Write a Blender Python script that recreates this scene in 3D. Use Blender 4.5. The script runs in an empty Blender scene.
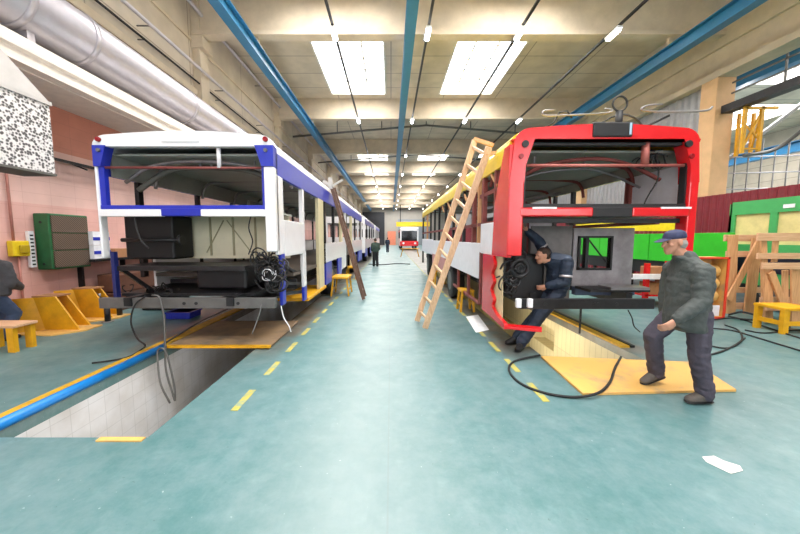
import bpy, bmesh, math, random
from mathutils import noise as mnoise
from mathutils import Vector, Matrix, Quaternion, Euler
random.seed(7)
PI = math.pi
S = bpy.context.scene
C = S.collection
V = Vector
EYE = V((0, 0, 1.65)); FPX = 320.0

# ------------------------------------------------------------------ camera
cam_d = bpy.data.cameras.new('camera'); cam = bpy.data.objects.new('camera', cam_d); C.objects.link(cam)
cam.location = EYE; cam_d.sensor_width = 36; cam_d.lens = FPX * 36 / 800
cam_d.clip_start = .05; cam_d.clip_end = 300
cam.rotation_euler = (PI/2 - math.atan(29/FPX), 0, 0); cam_d.shift_x = 9/800
S.camera = cam
RC = cam.rotation_euler.to_matrix()

def ray(px, py): return RC @ V(((px-391)/FPX, (267-py)/FPX, -1))
def atY(px, py, y): r = ray(px, py); return EYE + r*(y/r.y)
def atX(px, py, x): r = ray(px, py); return EYE + r*(x/r.x)
def atZ(px, py, z=0): r = ray(px, py); return EYE + r*((z-1.65)/r.z)

# ------------------------------------------------------------------ materials
def lin(h):
    h = h.lstrip('#'); o = []
    for i in (0, 2, 4):
        v = int(h[i:i+2], 16)/255
        o.append(v/12.92 if v <= .04045 else ((v+.055)/1.055)**2.4)
    return (*o, 1)
MC = {}
def mat(name, col, rough=.5, metal=0, var=.12, scale=6, bump=0, bscale=40, col2=None, coat=0, thr=None):
    if name in MC: return MC[name]
    m = bpy.data.materials.new(name); m.use_nodes = True; nt = m.node_tree; n = nt.nodes; l = nt.links
    b = n['Principled BSDF']; b.inputs['Roughness'].default_value = rough; b.inputs['Metallic'].default_value = metal
    if coat: b.inputs['Coat Weight'].default_value = coat; b.inputs['Coat Roughness'].default_value = .15
    c = lin(col) if isinstance(col, str) else col
    tc = n.new('ShaderNodeTexCoord'); nz = n.new('ShaderNodeTexNoise'); nz.inputs['Scale'].default_value = scale
    nz.inputs['Detail'].default_value = 6; nz.inputs['Roughness'].default_value = .65
    l.new(tc.outputs['Object'], nz.inputs['Vector'])
    rp = n.new('ShaderNodeValToRGB'); e = rp.color_ramp.elements
    lo, hi = (.3, .7) if thr is None else thr
    e[0].position = lo; e[1].position = hi
    c2 = lin(col2) if col2 else tuple(min(1, x*(1+var)) for x in c[:3])+(1,)
    e[0].color = c2 if col2 else tuple(x*(1-var) for x in c[:3])+(1,)
    e[1].color = c if col2 else c2
    l.new(nz.outputs['Fac'], rp.inputs['Fac']); l.new(rp.outputs['Color'], b.inputs['Base Color'])
    if bump:
        nb = n.new('ShaderNodeTexNoise'); nb.inputs['Scale'].default_value = bscale; nb.inputs['Detail'].default_value = 4
        l.new(tc.outputs['Object'], nb.inputs['Vector'])
        bp = n.new('ShaderNodeBump'); bp.inputs['Strength'].default_value = bump; bp.inputs['Distance'].default_value = .02
        l.new(nb.outputs['Fac'], bp.inputs['Height']); l.new(bp.outputs['Normal'], b.inputs['Normal'])
    MC[name] = m; return m
def emit(name, col, st):
    m = bpy.data.materials.new(name); m.use_nodes = True; nt = m.node_tree
    b = nt.nodes['Principled BSDF']; b.inputs['Base Color'].default_value = lin(col)
    b.inputs['Emission Color'].default_value = lin(col); b.inputs['Emission Strength'].default_value = st
    return m
def wood(name, col, col2, axis='X', scale=3):
    m = mat(name, col, .6); nt = m.node_tree; n = nt.nodes; l = nt.links
    tc = [x for x in n if x.type == 'TEX_COORD'][0]; nz = [x for x in n if x.type == 'TEX_NOISE'][0]
    mp = n.new('ShaderNodeMapping'); s = [14, 14, 14]; s['XYZ'.index(axis)] = .9; mp.inputs['Scale'].default_value = s
    l.new(tc.outputs['Object'], mp.inputs['Vector']); l.new(mp.outputs['Vector'], nz.inputs['Vector'])
    nz.inputs['Scale'].default_value = scale
    rp = [x for x in n if x.type == 'VALTORGB'][0]; rp.color_ramp.elements[0].color = lin(col2); rp.color_ramp.elements[1].color = lin(col)
    return m
def tiles(name, col, mortar, w, h, rough=.4, msize=.01, axes='XZ', var=.05, dirt=None):
    m = bpy.data.materials.new(name); m.use_nodes = True; nt = m.node_tree; n = nt.nodes; l = nt.links; b = n['Principled BSDF']
    b.inputs['Roughness'].default_value = rough
    tc = n.new('ShaderNodeTexCoord'); sp = n.new('ShaderNodeSeparateXYZ'); cb = n.new('ShaderNodeCombineXYZ')
    l.new(tc.outputs['Object'], sp.inputs[0]); l.new(sp.outputs[axes[0]], cb.inputs[0]); l.new(sp.outputs[axes[1]], cb.inputs[1])
    br = n.new('ShaderNodeTexBrick'); l.new(cb.outputs[0], br.inputs['Vector'])
    br.inputs['Scale'].default_value = 1; br.inputs['Brick Width'].default_value = w; br.inputs['Row Height'].default_value = h
    br.inputs['Mortar Size'].default_value = msize; br.offset = 0
    c = lin(col); br.inputs['Color1'].default_value = c; br.inputs['Color2'].default_value = tuple(x*(1-var*2) for x in c[:3])+(1,)
    br.inputs['Mortar'].default_value = lin(mortar)
    nz = n.new('ShaderNodeTexNoise'); nz.inputs['Scale'].default_value = 1.3; nz.inputs['Detail'].default_value = 8; l.new(tc.outputs['Object'], nz.inputs['Vector'])
    rp = n.new('ShaderNodeValToRGB'); rp.color_ramp.elements[0].position = .35; rp.color_ramp.elements[1].position = .65
    rp.color_ramp.elements[0].color = lin(dirt) if dirt else (.82, .82, .82, 1); rp.color_ramp.elements[1].color = (1, 1, 1, 1)
    mx = n.new('ShaderNodeMixRGB'); mx.blend_type = 'MULTIPLY'; mx.inputs[0].default_value = 1
    l.new(nz.outputs['Fac'], rp.inputs[0]); l.new(br.outputs['Color'], mx.inputs[1]); l.new(rp.outputs[0], mx.inputs[2]); l.new(mx.outputs[0], b.inputs['Base Color'])
    return m

# ------------------------------------------------------------------ mesh builder
def prism_pts(prof, a, b, axis):
    out = []
    for t in (a, b):
        for p in prof:
            if axis == 'Y': out.append((p[0], t, p[1]))
            elif axis == 'X': out.append((t, p[0], p[1]))
            else: out.append((p[0], p[1], t))
    return out
class MB:
    def __init__(s): s.bm = bmesh.new()
    def box(s, x0, x1, y0, y1, z0, z1, bev=0):
        r = bmesh.ops.create_cube(s.bm, size=1); vs = r['verts']
        bmesh.ops.scale(s.bm, vec=(abs(x1-x0), abs(y1-y0), abs(z1-z0)), verts=vs)
        bmesh.ops.translate(s.bm, vec=((x0+x1)/2, (y0+y1)/2, (z0+z1)/2), verts=vs)
        if bev:
            es = list({e for v in vs for e in v.link_edges})
            bmesh.ops.bevel(s.bm, geom=es, offset=bev, segments=2, affect='EDGES', profile=.5)
        return s
    def bar(s, p, q, w=.05, h=None, up=(0, 0, 1), bev=0):
        h = h or w; p = V(p); q = V(q); d = q-p; L = d.length; d.normalize(); u = V(up)
        if abs(d.dot(u)) > .98: u = V((0, 1, 0))
        a = d.cross(u).normalized(); u = a.cross(d)
        M = Matrix((a, d, u)).transposed().to_4x4(); M.translation = (p+q)/2
        r = bmesh.ops.create_cube(s.bm, size=1); vs = r['verts']
        bmesh.ops.scale(s.bm, vec=(w, L, h), verts=vs)
        if bev:
            es = list({e for v in vs for e in v.link_edges})
            g = bmesh.ops.bevel(s.bm, geom=es, offset=bev, segments=1, affect='EDGES'); vs = list({v for f in g['faces'] for v in f.verts} | {v for v in vs if v.is_valid})
        bmesh.ops.transform(s.bm, matrix=M, verts=vs); return s
    def tube(s, pts, r=.02, n=8, sm=0, cap=True):
        pts = [V(p) for p in pts]
        if sm: pts = catmull(pts, sm)
        rs = r if isinstance(r, (list, tuple)) else [r]*len(pts)
        if len(rs) != len(pts): rs = [rs[min(len(rs)-1, int(i*len(rs)/len(pts)))] for i in range(len(pts))]
        rings = []; nrm = None
        for i, p in enumerate(pts):
            t = (pts[min(i+1, len(pts)-1)]-pts[max(i-1, 0)])
            if t.length < 1e-7: t = V((0, 0, 1))
            t.normalize()
            if nrm is None:
                nrm = t.cross(V((0, 0, 1)) if abs(t.z) < .9 else V((1, 0, 0))).normalized()
            else:
                nrm = nrm - t*nrm.dot(t)
                if nrm.length < 1e-5: nrm = t.orthogonal()
                nrm.normalize()
            bn = t.cross(nrm)
            rings.append([s.bm.verts.new(p+(nrm*math.cos(2*PI*k/n)+bn*math.sin(2*PI*k/n))*rs[i]) for k in range(n)])
        for a, b in zip(rings, rings[1:]):
            for k in range(n): 
                f = s.bm.faces.new((a[k], a[(k+1) % n], b[(k+1) % n], b[k])); f.smooth = True
        if cap: s.bm.faces.new(rings[0][::-1]); s.bm.faces.new(rings[-1])
        return s
    def cyl(s, p, q, r, n=24, r2=None):
        return s.tube([p, q], [r, r if r2 is None else r2], n)
    def ring(s, c, R, r, axis='Z', n=28, m=8):
        pts = []
        for k in range(n+1):
            a = 2*PI*k/n; x, y = R*math.cos(a), R*math.sin(a)
            pts.append(V(c)+V({'Z': (x, y, 0), 'X': (0, x, y), 'Y': (x, 0, y)}[axis]))
        return s.tube(pts, r, m, cap=False)
    def prism(s, prof, a, b, axis='Y'):
        n = len(prof); vs = [s.bm.verts.new(p) for p in prism_pts(prof, a, b, axis)]
        s.bm.faces.new(vs[:n][::-1]); s.bm.faces.new(vs[n:])
        for k in range(n): s.bm.faces.new((vs[k], vs[(k+1) % n], vs[n+(k+1) % n], vs[n+k]))
        return s
    def shell(s, prof, th, a, b, axis='Y'):
        """open strip profile given a thickness, extruded along axis"""
        pr = [V((p[0], p[1])) for p in prof]; inn = []
        for i, p in enumerate(pr):
            t = (pr[min(i+1, len(pr)-1)]-pr[max(i-1, 0)]).normalized(); inn.append(p+V((t.y, -t.x))*th)
        n = len(pr); o = [s.bm.verts.new(x) for x in prism_pts(pr, a, b, axis)]; q = [s.bm.verts.new(x) for x in prism_pts(inn, a, b, axis)]
        for k in range(n-1):
            for L, fl in ((o, 0), (q, 1)):
                f = (L[k], L[k+1], L[n+k+1], L[n+k]); s.bm.faces.new(f[::-1] if fl else f)
            s.bm.faces.new((o[k], q[k], q[k+1], o[k+1])); s.bm.faces.new((o[n+k+1], q[n+k+1], q[n+k], o[n+k]))
        s.bm.faces.new((o[0], o[n], q[n], q[0])); s.bm.faces.new((o[n-1], q[n-1], q[2*n-1], o[2*n-1]))
        return s
    def ell(s, c, r, M=None, seg=14):
        g = bmesh.ops.create_uvsphere(s.bm, u_segments=seg, v_segments=max(6, seg*2//3), radius=1)['verts']
        r = (r, r, r) if isinstance(r, (int, float)) else r
        bmesh.ops.scale(s.bm, vec=r, verts=g)
        if M: bmesh.ops.transform(s.bm, matrix=M.to_4x4(), verts=g)
        bmesh.ops.translate(s.bm, vec=V(c), verts=g); 
        for v in g:
            for f in v.link_faces: f.smooth = True
        return g
    def hull(s, *es, seg=12):
        """convex hull of ellipsoids (c, r[, M])"""
        vs = []
        for e in es:
            r = e[1]; r = V((r, r, r)) if isinstance(r, (int, float)) else V(r); M = e[2] if len(e) > 2 else Matrix.Identity(3)
            for i in range(seg//2+1):
                th = PI*i/(seg//2)
                for k in range(seg if 0 < i < seg//2 else 1):
                    ph = 2*PI*k/seg; p = V((r.x*math.sin(th)*math.cos(ph), r.y*math.sin(th)*math.sin(ph), r.z*math.cos(th)))
                    vs.append(s.bm.verts.new(V(e[0])+M@p))
        r = bmesh.ops.convex_hull(s.bm, input=vs)
        junk = list({g for g in r['geom_interior']+r['geom_unused'] if isinstance(g, bmesh.types.BMVert) and not g.link_faces})
        bmesh.ops.delete(s.bm, geom=junk, context='VERTS'); return s
    def build(s, name, m, parent=None, smooth=False, remesh=0, sub=0, org=None, smf=4, folds=0):
        bmesh.ops.recalc_face_normals(s.bm, faces=s.bm.faces[:])
        if parent is not None: o0 = origin(parent)
        elif org is not None: o0 = V(org)
        else:
            xs = [v.co for v in s.bm.verts]; 
            o0 = V(((min(v.x for v in xs)+max(v.x for v in xs))/2, (min(v.y for v in xs)+max(v.y for v in xs))/2, min(v.z for v in xs)))
        bmesh.ops.translate(s.bm, vec=-o0, verts=s.bm.verts[:])
        me = bpy.data.meshes.new(name); s.bm.to_mesh(me); s.bm.free()
        ob = bpy.data.objects.new(name, me); C.objects.link(ob)
        if remesh:
            md = ob.modifiers.new('r', 'REMESH'); md.mode = 'VOXEL'; md.voxel_size = remesh; md.use_smooth_shade = True
            ms = ob.modifiers.new('s', 'SMOOTH'); ms.iterations = smf; ms.factor = .5
            dg = bpy.context.evaluated_depsgraph_get(); me2 = bpy.data.meshes.new_from_object(ob.evaluated_get(dg))
            ob.modifiers.clear()
            if folds:
                nrm_ = [v.normal.copy() for v in me2.vertices]
                for v, nn_ in zip(me2.vertices, nrm_):
                    p = v.co.copy(); a_ = mnoise.noise(V((p.x*9, p.y*9, p.z*22)))+.6*mnoise.noise(V((p.x*24+p.z*14, p.y*24, p.z*30)))
                    v.co = p+nn_*folds*a_
            ob.data = me2; me2.name = name; me2.materials.clear(); bpy.data.meshes.remove(me); me = me2
        if smooth or remesh:
            for p in me.polygons: p.use_smooth = True
        me.materials.append(m)
        if parent is not None: ob.parent = parent
        else: ob.location = o0
        return ob
def origin(o):
    v = V((0, 0, 0))
    while o is not None: v += o.location; o = o.parent
    return v
def catmull(p, k=6):
    p = [p[0]*2-p[1]]+list(p)+[p[-1]*2-p[-2]]; out = []
    for i in range(1, len(p)-2):
        for j in range(k):
            t = j/k; a, b, c, d = p[i-1], p[i], p[i+1], p[i+2]
            out.append(.5*((2*b)+(c-a)*t+(2*a-5*b+4*c-d)*t*t+(3*b-a-3*c+d)*t*t*t))
    out.append(p[-2]); return out
def tag(o, label=None, cat=None, group=None, kind=None):
    for k, v in (('label', label), ('category', cat), ('group', group), ('kind', kind)):
        if v: o[k] = v
    return o
def empty(name, loc, label=None, cat=None, group=None):
    o = bpy.data.objects.new(name, None); o.empty_display_size = .1; C.objects.link(o); o.location = loc
    return tag(o, label, cat, group)
def st(o): o['kind'] = 'structure'; return o
def copy_tree(o, parent=None):
    c = o.copy(); C.objects.link(c)
    if parent is not None: c.parent = parent
    for ch in [x for x in bpy.data.objects if x.parent == o]: copy_tree(ch, c)
    return c
def slab(x0, x1, y0, y1, z0, z1, holes):
    """flat slab with rectangular openings cut through it"""
    xs = sorted({x0, x1, *[h[0] for h in holes], *[h[1] for h in holes]}); ys = sorted({y0, y1, *[h[2] for h in holes], *[h[3] for h in holes]})
    mb = MB(); bm = mb.bm
    def hole(i, j):
        if i < 0 or j < 0 or i >= len(xs)-1 or j >= len(ys)-1: return True
        cx, cy = (xs[i]+xs[i+1])/2, (ys[j]+ys[j+1])/2
        return any(h[0] < cx < h[1] and h[2] < cy < h[3] for h in holes)
    def q(*p): bm.faces.new([bm.verts.new(v) for v in p])
    for i in range(len(xs)-1):
        for j in range(len(ys)-1):
            if hole(i, j): continue
            a, b, c, d = xs[i], xs[i+1], ys[j], ys[j+1]
            q((a, c, z1), (b, c, z1), (b, d, z1), (a, d, z1)); q((a, c, z0), (a, d, z0), (b, d, z0), (b, c, z0))
            if hole(i-1, j): q((a, c, z0), (a, c, z1), (a, d, z1), (a, d, z0))
            if hole(i+1, j): q((b, c, z0), (b, d, z0), (b, d, z1), (b, c, z1))
            if hole(i, j-1): q((a, c, z0), (b, c, z0), (b, c, z1), (a, c, z1))
            if hole(i, j+1): q((a, d, z0), (a, d, z1), (b, d, z1), (b, d, z0))
    bmesh.ops.remove_doubles(bm, verts=bm.verts[:], dist=1e-4)
    return mb
EXPO = -0.46
# ------------------------------------------------------------------ common materials
M_beige = mat('beige concrete', '#cbbda8', .85, var=.14, scale=1.2, bump=.15, bscale=9)
M_ceil = tiles('ceiling panels', '#d8ccb9', '#a1968a', 3.0, 1.5, .85, .025, 'XY', .03)
M_up = tiles('upper wall panels', '#cbbfae', '#9b9184', 3.8, 1.2, .85, .02, 'YZ', .04)
M_blue = mat('blue crane paint', '#27719c', .4, var=.1, scale=3)
M_steel = mat('grey steel', '#6f6e6c', .45, .6, var=.15)
M_dark = mat('dark steel', '#2b2a2c', .45, .5, var=.25, scale=10)
M_black = mat('black paint', '#17171a', .5, var=.25, scale=9)
M_rubber = mat('black rubber', '#1b1b1d', .6, var=.15)
M_white = mat('white bus paint', '#ecebed', .22, var=.03, coat=.4)
M_bblue = mat('royal blue paint', '#1a2ca8', .38, var=.08, coat=.15)
M_red = mat('red bus paint', '#d81c22', .25, var=.06, coat=.5)
M_yellow = mat('yellow bus paint', '#f0cf1c', .35, var=.08, coat=.3)
M_ytrest = mat('yellow steel paint', '#dba012', .5, var=.18, scale=5)
M_cream = mat('cream panel', '#cabf9c', .6, var=.08)
M_prim = mat('red oxide primer', '#7d3a34', .6, var=.2)
M_galv = mat('galvanized duct', '#b9b4ba', .38, .55, var=.08, scale=4)
M_wood = wood('pale pine', '#dcaa7c', '#bb8656', 'Z')
M_woodx = wood('pine boards', '#dfb592', '#c4936c', 'X')
M_ply = mat('ochre plywood', '#e3b162', .55, var=.2, scale=2.2, col2='#ad9070', thr=(.3, .5))
M_dply = mat('dirty brown board', '#9c8060', .7, var=.2, scale=2.5, col2='#6e6152', thr=(.3, .6))
M_inter = mat('dark interior lining', '#615f58', .6, var=.2, scale=3)
M_grn = mat('green bus paint', '#35b52c', .35, var=.08)
M_dgrn = mat('mid green paint', '#46a05c', .4, var=.08)

# ------------------------------------------------------------------ setting
XL, XR, X2 = -6.8, 11.6, 29.0
Y0, Y1 = -9.0, 75.0
ZC = 9.7
def floor_mat():
    m = bpy.data.materials.new('teal epoxy floor'); m.use_nodes = True; nt = m.node_tree; n = nt.nodes; l = nt.links; b = n['Principled BSDF']
    tc = n.new('ShaderNodeTexCoord')
    def noise(sc, det=8, vec=None, ro=.6):
        z = n.new('ShaderNodeTexNoise'); z.inputs['Scale'].default_value = sc; z.inputs['Detail'].default_value = det; z.inputs['Roughness'].default_value = ro
        l.new(vec or tc.outputs['Object'], z.inputs['Vector']); return z.outputs['Fac']
    def ramp(v, a, b_, ca=(0, 0, 0, 1), cb=(1, 1, 1, 1)):
        r = n.new('ShaderNodeValToRGB'); e = r.color_ramp.elements; e[0].position = a; e[1].position = b_; e[0].color = ca; e[1].color = cb; l.new(v, r.inputs[0]); return r.outputs[0]
    def mix(f, a, b_, k=1):
        x = n.new('ShaderNodeMixRGB')
        if isinstance(f, float): x.inputs[0].default_value = f
        else: l.new(f, x.inputs[0])
        for i, c in ((1, a), (2, b_)):
            if isinstance(c, tuple): x.inputs[i].default_value = c
            else: l.new(c, x.inputs[i])
        return x.outputs[0]
    def math_(op, a, b_=None):
        x = n.new('ShaderNodeMath'); x.operation = op
        for i, c in enumerate((a, b_)):
            if c is None: continue
            if isinstance(c, (int, float)): x.inputs[i].default_value = c
            else: l.new(c, x.inputs[i])
        return x.outputs[0]
    base = mix(.5, ramp(noise(.9), .32, .68, lin('#436f70'), lin('#69858a')), ramp(noise(4.5, 10, None, .75), .35, .65, lin('#3d6e6e'), lin('#788e90')))
    fine = ramp(noise(7), .55, .75); base = mix(math_('MULTIPLY', fine, .25), base, lin('#86a3a4'))
    mp = n.new('ShaderNodeMapping'); mp.inputs['Scale'].default_value = (1, .12, 1); mp.inputs['Rotation'].default_value = (0, 0, .9); l.new(tc.outputs['Object'], mp.inputs[0])
    scr = ramp(noise(9, 5, mp.outputs[0]), .60, .72); base = mix(math_('MULTIPLY', scr, .12), base, lin('#90a9a9'))
    sp = ramp(noise(22, 3), .70, .74); base = mix(math_('MULTIPLY', sp, .6), base, lin('#3e5c58'))
    # worn brown-grey concrete around and under the bus lanes
    xyz = n.new('ShaderNodeSeparateXYZ'); l.new(tc.outputs['Object'], xyz.inputs[0])
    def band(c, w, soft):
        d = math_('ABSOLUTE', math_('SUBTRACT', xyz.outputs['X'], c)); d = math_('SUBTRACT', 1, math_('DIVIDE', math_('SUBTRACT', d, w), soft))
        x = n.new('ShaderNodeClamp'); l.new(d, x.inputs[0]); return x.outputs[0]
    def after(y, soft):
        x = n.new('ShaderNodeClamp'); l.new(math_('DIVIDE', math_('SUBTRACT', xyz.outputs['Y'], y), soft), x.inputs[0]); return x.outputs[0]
    base = mix(math_('MULTIPLY', band(-.25, .1, .8), .55), base, lin('#80908f')); base = mix(math_('MULTIPLY', band(-.02, .004, .004), .4), base, lin('#6d7a7a'))
    chp = ramp(noise(30, 2), .735, .76); base = mix(math_('MULTIPLY', chp, .45), base, lin('#c9d2d0'))
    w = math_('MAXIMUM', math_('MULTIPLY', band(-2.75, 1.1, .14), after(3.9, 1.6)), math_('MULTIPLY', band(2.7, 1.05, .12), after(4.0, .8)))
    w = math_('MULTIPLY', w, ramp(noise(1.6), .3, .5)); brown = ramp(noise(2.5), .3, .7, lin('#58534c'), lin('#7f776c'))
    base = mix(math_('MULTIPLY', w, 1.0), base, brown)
    l.new(base, b.inputs['Base Color'])
    r = ramp(noise(1.7), .3, .7, (.30, .30, .30, 1), (.48, .48, .48, 1)); l.new(r, b.inputs['Roughness'])
    bp = n.new('ShaderNodeBump'); bp.inputs['Strength'].default_value = .08; bp.inputs['Distance'].default_value = .02; l.new(noise(5), bp.inputs['Height']); l.new(bp.outputs[0], b.inputs['Normal'])
    return m
M_floor = floor_mat()
LP = (-3.36, -2.02, 2.52, 18.5)     # left pit x0 x1 y0 y1
RP = (2.12, 3.45, 3.4, 17.0)
FL = slab(XL-.3, X2, Y0, Y1, -.12, 0, [LP, RP]).build('floor', M_floor, org=(0, 0, 0)); st(FL)
M_tile = tiles('white pit tiles', '#e4e6ea', '#cfd2d5', .2, .2, .3, .004, 'YZ', .02, '#d3cdc4')
M_tilex = tiles('white pit end tiles', '#e4e6ea', '#c4c8cc', .2, .2, .3, .006, 'XZ', .02, '#d3cdc4')
M_ctile = tiles('cream pit tiles', '#e2d6ae', '#c0b48e', .15, .6, .4, .006, 'YZ', .04)
M_conc = mat('dark concrete', '#5d5a55', .8, var=.2)
for (P, m, mx, nm) in ((LP, M_tile, M_tilex, 'a'), (RP, M_ctile, M_conc, 'b')):
    a, b, c, d = P
    st(MB().box(a-.1, a, c-.1, d+.1, -1.5, -.12).build('wall_pit', m, org=(0, 0, 0)))
    st(MB().box(a, b, c-.1, c, -1.5, -.12).build('wall_pit_end', mx, org=(0, 0, 0)))
    st(MB().box(a, b, d, d+.1, -1.5, -.12).build('wall_pit_end', mx, org=(0, 0, 0)))
    st(MB().box(a-.1, b+.1, c-.1, d+.1, -1.6, -1.5).build('floor_pit', M_conc, org=(0, 0, 0)))
st(MB().box(LP[1], LP[1]+.1, LP[2]-.1, LP[3]+.1, -1.5, -.12).build('wall_pit', M_tile, org=(0, 0, 0)))
# right pit's far side wall has a square niche
w = MB(); b = RP[1]
w.box(b, b+.1, RP[2]-.1, 6.6, -1.5, -.12).box(b, b+.1, 6.6, 7.6, -1.5, -.75).box(b, b+.1, 7.6, RP[3]+.1, -1.5, -.12).box(b, b+.1, 6.6, 7.6, -.3, -.12).box(b+.3, b+.34, 6.5, 7.7, -.9, -.1).box(b+.1, b+.3, 6.55, 6.6, -.9, -.1).box(b+.1, b+.3, 7.6, 7.65, -.9, -.1).box(b+.1, b+.3, 6.55, 7.65, -.3, -.26).box(b+.1, b+.3, 6.55, 7.65, -.8, -.75)
st(w.build('wall_pit', M_ctile, org=(0, 0, 0)))

# ceiling with skylight openings
BY = [11.7+7.7*k for k in range(-3, 9)]
SKY = []
for k in (-2, -1, 0, 2, 3, 4, 5, 6, 7):
    y = 11.7+7.7*k+2.1
    SKY += [(-3.35, -.25, y, y+4.95), (2.65, 5.65, y, y+4.95)]
for k in (-1, 0, 1, 3, 5): SKY.append((14.5, 25.5, 11.2+7.6*k+1.2, 11.2+7.6*k+6.4))
st(slab(XL-.4, X2+.2, Y0, Y1, ZC, ZC+.25, SKY).build('ceiling', M_ceil, org=(0, 0, 0)))
M_frame = mat('white skylight frame', '#d8d4cc', .5, var=.05)
M_pane = bpy.data.materials.new('skylight glass'); M_pane.use_nodes = True
_n = M_pane.node_tree.nodes; _b = _n['Principled BSDF']; _b.inputs['Base Color'].default_value = (.9, .93, .95, 1); _b.inputs['Transmission Weight'].default_value = 1; _b.inputs['Roughness'].default_value = .1; _b.inputs['IOR'].default_value = 1.05
def light(nm, loc, sx, sy, power, col=(1, 1, 1), rot=(0, 0, 0)):
    d = bpy.data.lights.new(nm, 'AREA'); d.shape = 'RECTANGLE'; d.size = sx; d.size_y = sy; d.energy = power; d.color = col
    o = bpy.data.objects.new(nm, d); C.objects.link(o); o.location = loc; o.rotation_euler = rot; return o
def plight(p, w, col=(1, .97, .95), r=.09):
    d = bpy.data.lights.new('lamp_light', 'POINT'); d.energy = w; d.color = col; d.shadow_soft_size = r
    o = bpy.data.objects.new('lamp_light', d); C.objects.link(o); o.location = p; return o
for i, (a, b, c, d) in enumerate(SKY):
    fr = MB()
    for (p, q, r, s) in ((a, a+.08, c, d), (b-.08, b, c, d), (a, b, c, c+.08), (a, b, d-.08, d)): fr.box(p, q, r, s, ZC-.05, ZC+.7)
    big = a > 10
    nx = 6 if big else 3
    for j in range(1, nx): fr.box(a+(b-a)*j/nx-.035, a+(b-a)*j/nx+.035, c, d, ZC+.3, ZC+.4)
    for j in range(1, 5): fr.box(a, b, c+(d-c)*j/5-.03, c+(d-c)*j/5+.03, ZC+.3, ZC+.4)
    w = st(fr.build('window_%d' % (i+1), M_frame, org=((a+b)/2, (c+d)/2, ZC)))
    MB().box(a+.08, b-.08, c+.08, d-.08, ZC+.62, ZC+.64).build('pane', M_pane, w)
    light('daylight_and_fill', ((a+b)/2, (c+d)/2, ZC+.58), b-a-.2, d-c-.2, (b-a)*(d-c)*PI*(15 if big else 19), (1, .97, .94))
# walls
M_pink = tiles('pink painted brick', '#e6b3a9', '#d9a59b', .5, .25, .75, .004, 'YZ', .02)
M_salm = tiles('salmon painted wall', '#d48e7a', '#c28271', .5, .25, .75, .004, 'YZ', .02)
M_lpink = tiles('light pink wall', '#ecc4ba', '#dbb0a6', .5, .25, .75, .004, 'YZ', .02)
for (z0, z1, m) in ((0, 2.3, M_pink), (2.3, 3.4, M_lpink), (3.4, 4.3, M_salm), (4.3, ZC, M_up)):
    st(MB().box(XL-.3, XL, Y0, Y1, z0, z1).build('wall_left', m, org=(0, 0, 0)))
FILL_WIN = [(-5.6, -1.2), (.4, 4.8), (6.4, 10.8)]  # unseen windows added behind the camera to throw fill onto the bus rears
wb = MB().box(XL-.3, X2, Y0-.3, Y0, 0, 1.6).box(XL-.3, X2, Y0-.3, Y0, 6.8, ZC); _x = XL-.3
for a, b in FILL_WIN+[(X2, X2)]:
    wb.box(_x, a, Y0-.3, Y0, 1.6, 6.8); _x = b
st(wb.build('wall_back', M_up, org=(0, 0, 0)))
for i, (a, b) in enumerate(FILL_WIN):
    f_ = MB()
    for (p, q, r, s) in ((a, a+.08, 1.6, 6.8), (b-.08, b, 1.6, 6.8), (a, b, 1.6, 1.68), (a, b, 6.72, 6.8), (a, b, 4.1, 4.16), ((a+b)/2-.03, (a+b)/2+.03, 1.6, 6.8)): f_.box(p, q, Y0-.2, Y0-.1, r, s)
    w_ = st(f_.build('window_%d' % (len(SKY)+i+1), M_frame, org=((a+b)/2, Y0-.15, 1.6)))
    MB().box(a+.08, b-.08, Y0-.26, Y0-.24, 1.68, 6.72).build('pane', M_pane, w_)
    light('daylight_and_fill', ((a+b)/2, Y0-.22, 4.2), b-a-.2, 4.9, (b-a)*5.2*PI*2.6, (.97, .98, 1), (PI/2, 0, 0))  # front fill light set in each added back window
M_end = mat('grey end wall', '#a9a49c', .8, var=.08, scale=.6)
st(MB().box(XL-.3, X2, Y1, Y1+.3, 0, ZC).build('wall_front', M_end, org=(0, 0, 0)))
st(MB().box(X2, X2+.3, Y0, Y1, 0, ZC).build('wall_right', M_up, org=(0, 0, 0)))
# crane ledge on the left wall with its mouldings
lg = MB().prism([(XL, 4.3), (-5.6, 4.3), (-5.6, 4.36), (-5.66, 4.38), (-5.66, 4.5), (-5.6, 4.52), (-5.6, 4.58), (-5.68, 4.6), (-5.68, 4.7), (-5.74, 4.72), (-5.74, 4.78), (XL, 4.78)], Y0, Y1).box(-5.86, -5.8, Y0, Y1, 4.285, 4.3)
st(lg.build('trim_1', mat('cream ledge', '#e0d8ce', .7, var=.08), org=(0, 0, 0)))
st(MB().box(XL, XL+.12, Y0, Y1, 6.55, 6.75).box(XL, XL+.06, Y0, Y1, 8.3, 8.36).build('trim_2', M_beige, org=(0, 0, 0)))
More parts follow.
